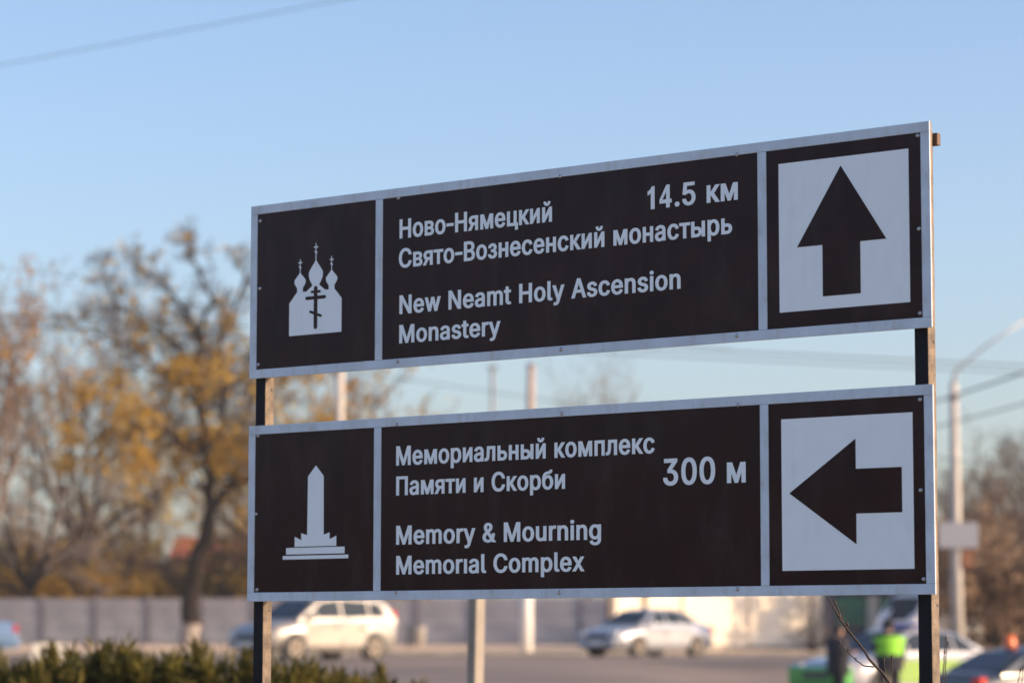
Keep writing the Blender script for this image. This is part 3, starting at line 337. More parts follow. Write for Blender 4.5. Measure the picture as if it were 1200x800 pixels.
# obelisk symbol
ox = -1.0388
flat(LB, 'obelisk_symbol', [
    [(ox, -0.2273), (ox - .0355, -0.2635), (ox - .0375, -0.4610), (ox - .0375, -0.4990), (ox + .0375, -0.4990), (ox + .0375, -0.4610), (ox + .0355, -0.2635)],
    [(ox - .0376, -0.4608), (ox - .0645, -0.4537), (ox - .0645, -0.4990), (ox - .0376, -0.4990)],
    [(ox - .0646, -0.4768), (ox - .0945, -0.4650), (ox - .0945, -0.4990), (ox - .0646, -0.4990)],
    [(ox + .0376, -0.4608), (ox + .0645, -0.4537), (ox + .0645, -0.4990), (ox + .0376, -0.4990)],
    [(ox + .0646, -0.4768), (ox + .0945, -0.4650), (ox + .0945, -0.4990), (ox + .0646, -0.4990)],
    [(-1.1720, -0.5022), (-0.9068, -0.5022), (-0.9068, -0.5245), (-1.1720, -0.5245)],
    [(-1.1876, -0.5290), (-0.8900, -0.5290), (-0.8900, -0.5414), (-1.1876, -0.5414)]], white, lc, label='white obelisk on a stepped base')
# screws
def screw_mesh():
    mb = MB(); r = .0068; n = 12
    rings = [(r, 0), (r * .92, -.0016), (r * .6, -.0031), (r * .30, -.0035), (r * .26, -.0018)]
    for rr, y in rings:
        for k in range(n): mb.v.append((rr * math.cos(2 * math.pi * k / n), y, rr * math.sin(2 * math.pi * k / n)))
    for i in range(len(rings) - 1):
        for k in range(n): mb.f.append((i * n + k, i * n + (k + 1) % n, (i + 1) * n + (k + 1) % n, (i + 1) * n + k)); mb.mi.append(0)
    mb.f.append(tuple((len(rings) - 1) * n + k for k in range(n))); mb.mi.append(0)
    return mb.mesh('screw', True)
sm = screw_mesh(); sm.materials.append(steelhead)
for b, z0, pts in ((UB, uc, [(-1.3092, .6283), (1.3101, .6431), (1.3099, .1255), (-1.3119, .1299), (-1.3075, .3930), (1.3102, .3708), (-.6777, .6488), (-.6739, .1026), (.0028, .6529), (.0058, .1004), (.6795, .6524), (.675, .1005)]),
                   (LB, lc, [(-1.3093, -.1160), (1.3064, -.1236), (1.3103, -.6376), (-1.3071, -.6416), (-1.3148, -.3837), (1.3044, -.3840), (-.6762, -.1065), (-.6761, -.6563), (.0091, -.1026), (-.0014, -.6640), (.678, -.1088), (.6719, -.6602)])):
    for u, v in pts:
        onrail = abs(v - z0) > .268 or abs(u) > 1.3195
        o = link('screw', sm, b); o.location = (u, -0.0032 if onrail else 0.0, v - z0)
# posts and rear rails
def post(u0, u1):
    mb = MB(); d0, d1 = 0.020, 0.063; zt, zb = ZC + 0.665, -0.4
    mb.box(u0, u1, d0, d1, zb, zt)
    mb.mi = [1, 1, 0, 1, 1, 1]
    o = mb.build('post', [postmat, postside], sign, bevel=0.0025)
    for z in (ZC + 0.045, ZC - .712):
        MB().tube([(u1 - .001, d1 - .012, z), (u1 + .0012, d1 - .012, z)], .0045, 8).build('bolt_hole', M['blackplastic'], o)
post(-1.3413, -1.2955); post(1.2778, 1.3235)
railmat = mat('rusty_brown_rail', (0.16, 0.09, 0.06), 0.7, col2=(0.09, 0.055, 0.045), scale=30)
for v in (.640, .135, -.135, -.630):
    MB().box(-1.30 - .04, 1.337 if v == .640 else 1.30, .0645, .085, ZC + v - .018, ZC + v + .018).build('rear_rail', railmat, sign, bevel=.002)
for v in (.640, .135, -.135, -.630):
    for u in (-1.318, 1.30):
        MB().box(u - .018, u + .018, .0122, .0198, ZC + v - .02, ZC + v + .02).build('bracket', railmat, sign)

# ------------------------------------------------------------------ trees
def tree_meshes(seed, height, spread, leaf=0.0, nl=8, sub=(6, 5, 4), trunk_frac=0.3, r0=None, leafsize=0.16, up=0.25, lean=(0, 0), fork=None, leaf_low=False, twig_r=0.012, widen=1.0, limb=.62, skel=None, skel_n=7, skel_L=3.2):
    rnd = random.Random(seed)
    trunk, twigs, leaves = MB(), MB(), MB()
    r0 = r0 or height * 0.018
    def poly(p, d, L, k, wob, tr):
        pts = [p.copy()]; dd = d.copy()
        for i in range(k):
            dd = (dd + Vector((rnd.gauss(0, wob), rnd.gauss(0, wob), rnd.gauss(0, wob) + tr))).normalized()
            p = p + dd * (L / k); pts.append(p.copy())
        return pts
    def leafquad(p):
        s = leafsize * rnd.uniform(.6, 1.3)
        a = Vector((rnd.gauss(0, 1), rnd.gauss(0, 1), rnd.gauss(0, 1))).normalized(); b = a.cross(Vector((rnd.gauss(0, 1), rnd.gauss(0, 1), rnd.gauss(0, 1)))).normalized()
        leaves.face([p - a * s, p - b * s * .55, p + a * s, p + b * s * .55])
    def branch(p, d, L, r, lv):
        k = 5 if lv <= 1 else 3
        pts = poly(p, d, L, k, .16 if lv <= 1 else .22, up * .25 if lv < 3 else .02)
        n = len(pts); rad = [max(twig_r * .6, r * (1 - .75 * i / (n - 1))) for i in range(n)]
        (trunk if lv <= 1 else twigs).tube(pts, rad, 6 if lv <= 1 else (4 if lv == 2 else 3), cap=False)
        if lv >= 2 and leaf > 0:
            den = leaf
            if leaf_low: den *= max(0.05, min(1.6, 1.9 - 2.2 * p.z / height))
            cl = noise.noise(p * 0.55 + Vector((seed * 3.1, 0, 0)))
            den *= max(0, .55 + cl * 2.4)
            c = int(den) + (rnd.random() < den % 1)
            for _ in range(c): leafquad(pts[rnd.randrange(1, n)] + Vector((rnd.gauss(0, .16), rnd.gauss(0, .16), rnd.gauss(0, .16))))
        if lv >= 4: return
        m = sub[lv - 1] if lv - 1 < len(sub) else 0
        for i in range(m):
            t = rnd.uniform(.25, 1.0) if lv > 1 else .2 + .8 * (i + rnd.random() * .8) / m
            q = t * (n - 1); a = int(min(q, n - 2)); pp = pts[a].lerp(pts[a + 1], q - a)
            ax = (pts[a + 1] - pts[a]).normalized()
            side = ax.cross(Vector((rnd.gauss(0, 1), rnd.gauss(0, 1), rnd.gauss(0, 1)))).normalized()
            nd = (ax * rnd.uniform(.35, .9) + side * rnd.uniform(.5, 1.0) + Vector((0, 0, up))).normalized()
            branch(pp, nd, L * rnd.uniform(.38, .62) * (1.15 - .4 * t), max(twig_r, rad[a] * .55), lv + 1)
    if skel:
        for pl, ra, rb_, bare in skel:
            P = [Vector((p[0], p[2] if len(p) > 2 else 0, p[1])) for p in pl]; Q = []
            for i in range(len(P) - 1):
                for j in range(3): Q.append(P[i].lerp(P[i + 1], j / 3) + Vector((rnd.gauss(0, .05), rnd.gauss(0, .1), rnd.gauss(0, .05))))
            Q.append(P[-1]); n = len(Q); rad = [ra + (rb_ - ra) * i / (n - 1) for i in range(n)]
            trunk.tube(Q, rad, 8, cap=False)
            if bare: continue
            for i in range(2, n):
                for _ in range(skel_n if i < n - 1 else skel_n + 3):
                    ax = (Q[i] - Q[i - 1]).normalized(); side = ax.cross(Vector((rnd.gauss(0, 1), rnd.gauss(0, 1), rnd.gauss(0, 1)))).normalized()
                    nd = (ax * rnd.uniform(.2, .8) + side + Vector((0, 0, .15))).normalized()
                    branch(Q[i], nd, skel_L * rnd.uniform(.5, 1.1) * (1 - .62 * S((Q[i].z - 9.5) / 6)), max(twig_r * 1.6, min(.05, rad[i] * .5)), 2)
        return trunk, twigs, leaves
    d0 = Vector((lean[0], lean[1], 1)).normalized()
    tl = height * trunk_frac
    tp = poly(Vector((0, 0, -0.15)), d0, tl + .15, 5, .035, .03)
    trunk.tube(tp, [r0 * (1.35 - .1 * i if i == 0 else 1.0 - .06 * i) for i in range(6)], 9, cap=False)
    top = tp[-1]
    if fork:
        dirs = fork
    else:
        dirs = []
        for i in range(nl):
            az = 2 * math.pi * (i + rnd.random() * .7) / nl; el = rnd.uniform(.35, 1.25) if i else 1.45
            dirs.append((math.cos(az) * math.cos(el) * spread, math.sin(az) * math.cos(el) * spread, math.sin(el)))
    for i, dv in enumerate(dirs):
        v = Vector(dv); L = (height - tl) * rnd.uniform(.78, .95) * (v.length if fork else min(1.15, .55 + .45 * v.normalized().z))
        st = top if i < 3 else tp[-2].lerp(top, rnd.random())
        branch(st, v.normalized(), L, r0 * limb, 1)
    zs = sorted(v[2] for v in (twigs.v or trunk.v)); k = height / zs[int(len(zs) * .995)]
    kw = k * widen
    for m_ in (trunk, twigs, leaves): m_.v = [(a * kw, b * kw, c * k) for a, b, c in m_.v]
    return trunk, twigs, leaves
TRIS = 0
def tree(name, label, cat, px, Y, group=None, leafm=None, barkm=None, twigm=None, white_to=0, dz=0, **kw):
    tr, tw, lv = tree_meshes(**kw)
    x = (px - 600) / F_PX * Y
    t = empty(name, (x, Y, H(x, Y) + dz), 0, label, cat, group)
    mats = [barkm or M['bark']]
    if white_to:
        mats.append(M['whitewash'])
        tr.mi = [1 if max(tr.v[i][2] for i in f) < white_to and abs(tr.v[f[0]][0]) < 1.2 else 0 for f in tr.f]
    tr.build('trunk', mats, t, smooth=True, fix=False)
    if tw.f: tw.build('branches', twigm or M['twig'], t, fix=False)
    if lv.f: lv.build('leaves', leafm or M['ochre'], t, fix=False)
    return t
G = 'trees behind the grey fence'
def K(*pts):        # photo outline of the big tree turned into metres in its own plane
    return [((p[0] - 226) / 27.0, (752 - p[1]) / 27.0, (p[2] if len(p) > 2 else 0)) for p in pts]
SK = [(K((226, 758), (225, 715), (227, 680), (234, 645), (245, 606)), .46, .33, True),
      (K((245, 606), (262, 572, .3), (282, 528, .8), (304, 482, 1.2), (332, 430, 1.5)), .22, .05, False),
      (K((245, 606), (247, 560), (240, 518, -.3), (236, 470, -.5), (226, 430, -.6)), .26, .15, False),
      (K((226, 430, -.6), (233, 395, -.8), (214, 360, -1), (190, 330, -1.2), (160, 312, -1.4)), .15, .04, False),
      (K((246, 548), (258, 492, .5), (263, 450, .7), (251, 410, .9), (262, 370, 1), (280, 330, 1.2), (286, 302, 1.3)), .19, .04, False),
      (K((238, 530), (212, 512, -.8), (186, 500, -1.5), (150, 496, -2), (118, 515, -2.5)), .14, .04, False),
      (K((236, 478, -.5), (205, 442, -1), (165, 412, -1.6), (130, 400, -2), (98, 386, -2.3)), .13, .035, False),
      (K((224, 428, -.6), (198, 392, .3), (152, 370, 1), (122, 335, 1.4), (110, 305, 1.6)), .11, .035, False),
      (K((233, 395, -.8), (250, 352, -1.5), (232, 312, -2), (226, 290, -2.2)), .10, .035, False),
      (K((263, 450, .7), (300, 428, 1.5), (338, 402, 2), (366, 372, 2.4)), .10, .035, False),
      (K((262, 572, .3), (300, 560, -1), (340, 540, -2), (372, 528, -2.6)), .09, .035, False)]
tree('bare_tree', 'big dark autumn tree with forked trunk in front of the grey fence', 'tree', 226, 126, barkm=M['bark'], twigm=M['twig_dark'], white_to=1.0,
     seed=5, height=17.0, spread=1.0, leaf=2.9, leaf_low=True, sub=(0, 6, 5), twig_r=.012, leafsize=.15, skel=SK, skel_n=3, skel_L=2.9)
tree('autumn_tree', 'rusty orange tree with pale trunk at the left edge', 'tree', -6, 112, leafm=M['orange'], barkm=M['twig_pale'],
     seed=11, height=15.6, spread=.6, widen=.75, leaf=2.2, nl=8, sub=(6, 5, 4), trunk_frac=.32, r0=.30, twig_r=.018, leafsize=.15)
tree('bare_tree', 'tall mostly bare grey tree between the left edge and the forked tree', 'tree', 95, 150, leafm=M['ochre'],
     seed=23, height=19.0, spread=1.1, leaf=.7, nl=8, sub=(7, 6, 4), trunk_frac=.25, r0=.30, twig_r=.022, leafsize=.2, leaf_low=True)
tree('autumn_tree', 'ochre autumn tree seen between the two boards beside the left post', 'tree', 345, 146,
     seed=31, height=15.5, spread=1.0, leaf=.75, nl=8, sub=(6, 6, 4), trunk_frac=.25, r0=.28, twig_r=.02, leafsize=.2)
tree('autumn_tree', 'narrow golden tree top seen between the boards right of the pale pole', 'tree', 428, 150, leafm=M['orange'],
     seed=37, height=15.2, spread=.30, leaf=1.8, nl=6, sub=(6, 5, 4), trunk_frac=.2, r0=.25, twig_r=.018, leafsize=.2)
tree('bare_tree', 'faint pale bare tree seen between the boards near the tall pole', 'tree', 690, 165, barkm=M['twig_pale'], twigm=M['twig_pale'],
     seed=41, height=18.0, spread=.8, leaf=0, nl=8, sub=(6, 5, 4), trunk_frac=.3, r0=.25, twig_r=.014)
tree('autumn_tree', 'low spreading brown tree behind the fence near the red roof', 'tree', 290, 158, leafm=M['ochre'],
     seed=47, height=10.5, spread=1.2, leaf=1.6, nl=7, sub=(6, 5, 3), trunk_frac=.2, r0=.25, twig_r=.02, leafsize=.2)
tree('bare_tree', 'greyish bare tree with arching branches at the left behind the fence', 'tree', 40, 140, leafm=M['brownleaf'], twigm=M['twig_pale'],
     seed=53, height=13.5, spread=1.25, leaf=.35, nl=9, sub=(6, 6, 4), trunk_frac=.22, r0=.25, twig_r=.018, up=.1)
tree('autumn_tree', 'golden brown tree filling the gap behind the fence left of the forked trunk', 'tree', 150, 160, leafm=M['ochre'],
     seed=59, height=10.5, spread=1.1, leaf=1.8, nl=8, sub=(6, 5, 3), trunk_frac=.2, r0=.25, twig_r=.02, leafsize=.2)
for i, (px, Y, h, sd_) in enumerate([(1128, 130, 8.6, 61), (1180, 118, 8.8, 67), (1240, 125, 9.6, 71), (1160, 150, 9.5, 73)]):
    tree('bare_tree', ['thin bare tree just right of the street lamp pole', 'brown bare tree at the right edge above the dark car', 'bare tree at the far right cut by the edge of the picture', 'bare tree farthest back at the right behind the others'][i], 'tree', px, Y,
         leafm=M['brownleaf'], seed=sd_, height=h, spread=1.0, leaf=.35, nl=9, sub=(7, 6, 4), trunk_frac=.14, r0=.2, twig_r=.016, leafsize=.14, leaf_low=True)
tree('bare_tree', 'small pale-stemmed tree in front of the cream wall at its left end', 'tree', 712, 104, barkm=M['twig_pale'], twigm=M['twig_pale'],
     seed=79, height=6.2, spread=.6, leaf=0, nl=6, sub=(4, 3, 0), trunk_frac=.4, r0=.16)
tree('bare_tree', 'small dark tree in front of the cream wall above the silver saloon', 'tree', 758, 106,
     seed=83, height=6.0, spread=.6, leaf=0, nl=6, sub=(4, 3, 0), trunk_frac=.4, r0=.11)
tree('bare_bush', 'brown twiggy bush in front of the right end of the cream wall', 'bush', 950, 98, leafm=M['brownleaf'],
     seed=89, height=2.4, spread=1.2, leaf=.10, nl=12, sub=(5, 3, 0), trunk_frac=.06, r0=.05, leafsize=.06, twig_r=.008)
# scrub behind the fence: two source bushes, copied
LS = 'brown leafless scrub bush in the thicket behind the grey fence'; GS = 'scrub bushes behind the grey fence'
proto = []
for sd_, lf, lm in ((101, 2.2, 'brownleaf'), (103, 2.0, 'ochre')):
    proto.append(tree('scrub_bush', LS, 'bush', 0, 150, group=GS, leafm=M[lm], seed=sd_, height=5.2, spread=1.2, leaf=lf, nl=14, sub=(8, 6, 3), widen=1.0, trunk_frac=.05, r0=.10, leafsize=.17, twig_r=.015))
rnd = random.Random(3)
for i, px in enumerate([p_ for p_ in range(-40, 470, 30) if not 235 < p_ < 275]):
    o = proto[i] if i < 2 else copy_tree(proto[i % 2])
    Y = rnd.uniform(147, 153); x = (px + rnd.uniform(-8, 8) - 600) / F_PX * Y
    o.location = (x, Y, H(x, Y)); s = rnd.uniform(.85, 1.15); o.scale = (s, s, s * rnd.uniform(.85, 1.0)); o.rotation_euler.z = rnd.uniform(0, 6.28)
LR = 'dark brown scrub bush behind the cars at the right edge'; GR = 'scrub bushes at the right edge'
for i, px in enumerate(range(1085, 1270, 20)):
    o = copy_tree(proto[0]); o['label'] = LR; o['group'] = GR
    Y = rnd.uniform(112, 135); x = (px - 600) / F_PX * Y
    o.location = (x, Y, H(x, Y)); s = rnd.uniform(.7, 1.0); o.scale = (s, s, s); o.rotation_euler.z = rnd.uniform(0, 6.28)

LO = 'brown leafless scrub bush added out of view on the left for the board reflections'  # unseen row, added so the glossy lower board mirrors less sky
for i in range(14):
    o = copy_tree(proto[i % 2]); o['label'] = LO; o['group'] = 'scrub bushes added out of frame for reflections'
    x_ = -62 + rnd.uniform(-4, 4); y_ = 22 - i * 6.0; o.location = (x_, y_, H(x_, y_)); s = rnd.uniform(.95, 1.25); o.scale = (s, s, s); o.rotation_euler.z = rnd.uniform(0, 6.28)

# ------------------------------------------------------------------ juniper hedge
def juniper(seed, rad, hgt):
    rnd = random.Random(seed); fo, st = MB(), MB()
    for s_ in range(64):
        az = rnd.uniform(0, 6.283); out = rnd.uniform(.15, 1) ** .7
        tip = Vector((math.cos(az) * rad * out, math.sin(az) * rad * out, hgt * (1.0 - .42 * out ** 2) * rnd.uniform(.80, 1.04)))
        base = Vector((tip.x * .15, tip.y * .15, 0)); mid = base.lerp(tip, .55) + Vector((tip.x * .12, tip.y * .12, -.02))
        pts = [base, mid, tip]; st.tube(pts, [.014, .009, .003], 4, cap=False)
        for k in range(72):
            t = rnd.uniform(.30, 1.0) ** .8; c = base.lerp(mid, t * 2) if t < .5 else mid.lerp(tip, t * 2 - 1)
            d = ((tip - mid).normalized() + Vector((rnd.gauss(0, .8), rnd.gauss(0, .8), rnd.gauss(.05, .5)))).normalized()
            L = rnd.uniform(.06, .14) * (1.25 - .5 * t)
            for j in range(3):
                e = (d + Vector((rnd.gauss(0, .3), rnd.gauss(0, .3), rnd.gauss(0, .3)))).normalized(); n = e.cross(Vector((rnd.gauss(0, 1), rnd.gauss(0, 1), rnd.gauss(0, 1)))).normalized() * .0085
                p = c + d * L * .25 * j
                fo.face([p - n * .5, p + e * L * .45 - n, p + e * L, p + e * L * .45 + n])
    return fo, st
LJ = 'low olive green juniper shrub in the hedge along the bottom left'; GJ = 'junipers in the low hedge'
jp = []
for k, sd_ in enumerate((7, 8, 9)):
    fo, st = juniper(sd_, .62, 1.0); j = empty('juniper_shrub', (0, 0, 0), 0, LJ, 'shrub', GJ)
    fo.build('foliage', M['juniper'], j, fix=False); st.build('stems', M['bark'], j, fix=False); jp.append(j)
rnd = random.Random(12)
spots = [(-20, 20.0, 768), (36, 19.6, 766), (72, 21.0, 772), (108, 20.0, 752), (150, 20.6, 760), (196, 20.0, 766), (240, 20.4, 764), (284, 19.8, 770), (330, 20.3, 774), (375, 20.0, 780), (420, 20.4, 788), (462, 20.6, 801),
         (10, 21.5, 772), (130, 21.8, 766), (220, 21.6, 768), (310, 21.4, 778), (400, 21.6, 792), (-80, 20.2, 768), (-140, 20.0, 770), (-200, 20.3, 768), (-110, 21.6, 770), (-45, 21.7, 770)]
for i, (px, Y, py) in enumerate(spots):
    o = jp[i] if i < 3 else copy_tree(jp[i % 3])
    p = at(px, py, Y); g = H(p.x, Y)
    o.location = (p.x, Y, g - .05); s = (p.z - g + .05) / 1.0
    o.scale = (1.0, 1.0, s); o.rotation_euler.z = rnd.uniform(0, 6.28)

# ------------------------------------------------------------------ fence, wall, house, kiosk
def P2(px, Y): return (px - 600) / F_PX * Y
bfen = R(7); fx, fy = P2(745, 134), 134.0
fen = empty('concrete_fence', (fx, fy, 0), math.pi + bfen * 0, 'long grey concrete panel fence running across behind the cars', 'fence')
fen.rotation_euler.z = math.pi - bfen        # local +x runs away to the left
fen.rotation_euler.z = math.pi - bfen
pm = MB(); pm.box(0, 2.40, -.04, .04, 0, 2.15)
for k in range(3): pm.box(.12, 2.28, .041, .06, .12 + k * .68, .66 + k * .68)
pmesh = pm.mesh('fence_panel'); pmesh.materials.append(M['fence'])
qm = MB(); qm.box(-.07, .07, -.09, .09, -.3, 2.25); qmesh = qm.mesh('fence_post'); qmesh.materials.append(M['fencepost'])
dirv = Vector((math.cos(fen.rotation_euler.z), math.sin(fen.rotation_euler.z)))
for k in range(17):
    g = H(fx + dirv.x * (k * 2.55), fy + dirv.y * k * 2.55)
    q = link('fence_post', qmesh, fen); q.location = (k * 2.55, 0, g)
    if k < 16:
        for_panel = link('fence_panel', pmesh, fen); for_panel.location = (k * 2.55 + .075, 0, g - .02); 
# cream wall with a coping, buttresses
wx0, wx1 = P2(716, 112), P2(966, 112)
wl = empty('plastered_wall', ((wx0 + wx1) / 2, 112, H(5, 112)), R(36), 'low cream plastered wall in sunshine behind the silver saloon', 'wall')
hw = (wx1 - wx0) / 2 / math.cos(R(36))
MB().box(-hw, hw, 0, .25, -.3, 2.35).build('wall', M['cream'], wl, bevel=.01)
MB().box(-hw - .05, hw + .05, -.06, .31, 2.353, 2.45).build('coping', M['kerb'], wl, bevel=.01)
MB().box(-hw, hw, -.03, -.002, -.3, .22).build('plinth', M['concrete'], wl)
for k in range(4): 
    xx = -hw + .15 + k * (2 * hw - .3) / 3
    MB().box(xx - .15, xx + .15, -.10, -.004, .225, 2.35).build('buttress', M['cream'], wl, bevel=.01)
# house far behind the trees
hx = P2(262, 178)
hs = empty('house', (hx, 178, H(hx, 178)), R(-6), 'small house with a red roof half hidden by the trees behind the fence', 'house')
brick = mat('pinkish_render', (0.38, 0.28, 0.25), .9, var=.2); roofm = mat('red_roof', (0.42, 0.10, 0.05), .8, var=.3, scale=3)
MB().box(-3.2, 3.2, 0, 6, -.3, 4.5).build('wall', brick, hs)
rf = MB(); rf.prism([(-.4, 4.45), (6.4, 4.45), (3, 6.6)], 0, -3.6, 3.6).build('roof', roofm, hs)
ro = hs.children[-1]; MB().box(1.0, 1.5, 2.2, 2.7, 5.4, 7.2).build('chimney', brick, ro)
for xx in (-1.9, 0, 1.9):
    o = MB().box(xx - .5, xx + .5, -.04, -.003, 1.2, 2.6).build('window', M['glass_car'], hs)
    fr = MB()
    for a in ((xx - .58, xx - .502, 1.12, 2.68), (xx + .502, xx + .58, 1.12, 2.68), (xx - .50, xx + .50, 2.602, 2.68), (xx - .50, xx + .50, 1.12, 1.198)): fr.box(a[0], a[1], -.06, -.001, a[2], a[3])
    fr.build('frame', M['plate'], o)
# kiosk
kx = P2(1018, 126)
ks = empty('kiosk', (kx, 126, H(kx, 126)), R(4), 'dark kiosk with green shutters behind the parked patrol car', 'kiosk')
kd = mat('dark_blue_cladding', (0.05, 0.065, 0.10), .6, var=.2); kg = mat('green_shutter', (0.05, 0.22, 0.13), .5, var=.4, scale=4)
MB().box(-1.65, 1.65, 0, 2.4, -.2, 2.6).build('wall', kd, ks)
MB().box(-1.85, 1.85, -.5, 2.6, 2.603, 2.75).build('roof', M['fencepost'], ks)
for a, b in ((-1.45, -.20), (.45, 1.45)):
    MB().box(a, b, -.05, -.003, .9, 2.1).build('shutter', kg, ks)
MB().box(-.12, .38, -.06, -.003, 0, 2.2).build('door', M['cream'], ks)

# ------------------------------------------------------------------ poles, lamps, cables
def lamp_post(px, Y, top_py, arm_to, label, plate=None):
    b = at(px, 751, Y); x = b.x; g = H(x, Y); zt = at(px, top_py, Y).z
    t = empty('street_lamp', (x, Y, g), 0, label, 'street lamp', 'concrete street lamps')
    hh = zt - g
    MB().tube([(0, 0, -.3), (0, 0, hh * .5), (0, 0, hh)], [.20, .165, .12], 10).build('pole', M['cream_pole'], t, smooth=True)
    a = at(arm_to[0], arm_to[1], Y); ax, az = a.x - x, a.z - g
    MB().tube([(0, 0, hh - .5), (.02, 0, hh + .25), (ax * .10, 0, hh + (az - hh) * .25), (ax * .45, 0, hh + (az - hh) * .58), (ax, 0, az)], [.065, .055, .04, .035, .03], 8).build('lamp_arm', M['galv'], t, smooth=True)
    MB().tube([(ax - .05, 0, az - .01), (ax + .25, 0, az + .08), (ax + .75, 0, az + .22)], [.05, .13, .08], 8).build('lamp_head', M['galv'], t, smooth=True)
    MB().tube([(0, 0, hh - .55), (0, 0, hh - .38)], .15, 10).build('clamp', M['fencepost'], t)
    return t, x, g
M['cream_pole'] = mat('pale_concrete_pole', (0.52, 0.47, 0.42), .85, var=.15, scale=2)
lamp_post(396, 86, 398, (462, 340), 'pale concrete lamp pole seen between the boards near the left end')
t, lx, lg = lamp_post(1122, 86, 448, (1206, 372), 'street lamp on a pale concrete pole at the right with a curved arm')
z0 = at(1122, 642, 86).z - lg; z1 = at(1122, 612, 86).z - lg
pl = empty('road_sign', (lx, 86, lg), 0, 'grey back of a wide road sign fixed to the street lamp pole at the right', 'road sign')
MB().box(-.56, .62, -.24, -.215, z0, z1).build('sign_plate', mat('grey_plate_back', (.40, .40, .43), .6, .3), pl, bevel=.01)
for z in (z0 + .15, z1 - .15): MB().box(-.2, .2, -.214, -.17, z - .03, z + .03).build('bracket', M['galv'], pl)
bx = empty('meter_box', (lx + .17, 86, lg), 0, 'small rusty box strapped to the street lamp pole below the sign back', 'box')
zz = at(1122, 665, 86).z - lg
MB().box(0, .30, -.15, .15, zz, zz + .5).build('housing', mat('rust', (.28, .12, .06), .8, var=.3), bx, bevel=.01)
MB().box(.01, .29, -.165, -.152, zz + .02, zz + .48).build('door', mat('rust_door', (.33, .14, .07), .8, var=.3), bx)
# tall utility pole
ux, uY = P2(617, 103), 103
g = H(ux, uY); zt = at(622, 430, uY).z - g
up_ = empty('utility_pole', (ux, uY, g), 0, 'tall utility pole with a white painted foot seen through the gap and below the boards', 'pole')
MB().tube([(0, 0, -.3), (.02, 0, 3.6)], [.24, .21], 10).build('painted_foot', mat('white_limewash', (.80, .78, .74), .8, var=.08), up_, smooth=True)
MB().tube([(.02, 0, 3.6), (.10, 0, zt * .6), (.17, 0, zt)], [.205, .17, .14], 10).build('shaft', mat('pinkish_pole', (.42, .33, .29), .85, var=.2), up_, smooth=True)
MB().tube([(.165, 0, zt), (.168, 0, zt + .12)], [.17, .15], 10).build('cap', M['fencepost'], up_, smooth=True)
mx_ = P2(577, 150); gm = H(mx_, 150)
ms = empty('steel_mast', (mx_, 150, gm), 0, 'faint grey steel mast seen through the gap left of the utility pole', 'mast')
zt = at(577, 432, 150).z - gm
MB().tube([(0, 0, -.2), (0, 0, zt)], [.14, .10], 8).build('pole', M['galv'], ms, smooth=True)
MB().box(-.3, .3, -.1, .1, zt, zt + .15).build('lamp_head', M['galv'], ms)
def cable(label, a, b, Ya, Yb, r, sag, name='overhead_cable'):
    A = at(*a, Ya); B = at(*b, Yb); ext = (B - A)
    A2 = A - ext * 1.5; B2 = B + ext * 1.5; pts = []
    for i in range(49):
        t_ = i / 48; p = A2.lerp(B2, t_); p.z -= sag * 4 * t_ * (1 - t_) - sag * .95; pts.append(p)
    tag(MB().tube(pts, r, 6).build(name, M['cable'], smooth=True), label, 'cable')
cable('thick overhead cable crossing the top left corner of the sky', (0, 77), (400, 0), 46, 46, .0065, .05)
cable('overhead cable running level behind the gap to the right edge', (460, 392), (1230, 430), 62, 70, .016, .05)
cable('second level cable just below the first behind the right end of the gap', (460, 402), (1230, 438), 60, 66, .012, .05)
cable('cable rising from the street lamp to the right edge', (1110, 466), (1230, 427), 84, 70, .030, .02)
cable('short stretch of cable below the others at the right edge', (1165, 482), (1240, 462), 84, 80, .022, .02)
cable('thin cable in front of the tree tops at the left', (-20, 312), (330, 352), 90, 90, .009, .1)
cable('thin faint cable slanting down through the gap between the boards', (420, 436), (760, 486), 95, 90, .012, .05)

# ------------------------------------------------------------------ small street things
px552 = at(551.5, 752, 16.0)
ps = empty('steel_post', (px552.x, 16, H(px552.x, 16)), R(38), 'short pale square post standing behind the lower board', 'post')
pmat = mat('pale_weathered_post', (.31, .27, .23), .7, col2=(.24, .21, .18), scale=6)
hz = 2.35 - ps.location.z
sh = MB(); sh.box(-.034, .034, -.034, .034, -.3, hz); o = sh.build('shaft', pmat, ps, bevel=.006)
MB().box(-.038, .038, -.038, .038, hz + .002, hz + .03).build('cap', M['galv'], ps)
ps.rotation_euler = (0, R(1.4), R(42))
bn = at(490, 750, 118); bnz = H(bn.x, 118)
bi = empty('litter_bin', (bn.x, 118, bnz), 0, 'small grey litter bin against the fence right of the beige car', 'bin')
MB().tube([(0, 0, .10), (0, 0, .12), (0, 0, .85), (0, 0, .88)], [.20, .27, .32, .30], 12).build('bucket', M['concrete'], bi, smooth=True)
MB().box(-.45, -.36, -.05, .05, -.1, 1.05).build('bracket', M['blackplastic'], bi); MB().box(-.36, -.2, -.03, .03, .6, .66).build('arm', M['blackplastic'], bi)
bp_ = at(59, 754, 60); blk = empty('concrete_block', (bp_.x, 60, H(bp_.x, 60)), R(8), 'white painted concrete block behind the hedge at the far left', 'block')
ht = bp_.z - blk.location.z
MB().prism([(-.40, -.1), (.40, -.1), (.37, ht), (-.37, ht)], 1, -.2, .2).build('block', mat('white_block_paint', (.78, .72, .62), .8, var=.15), blk, bevel=.02)
MB().prism([(-.30, ht + .001), (.30, ht + .001), (.28, ht + .03), (-.28, ht + .03)], 1, -.12, .12).build('top_lip', M['kerb'], blk)

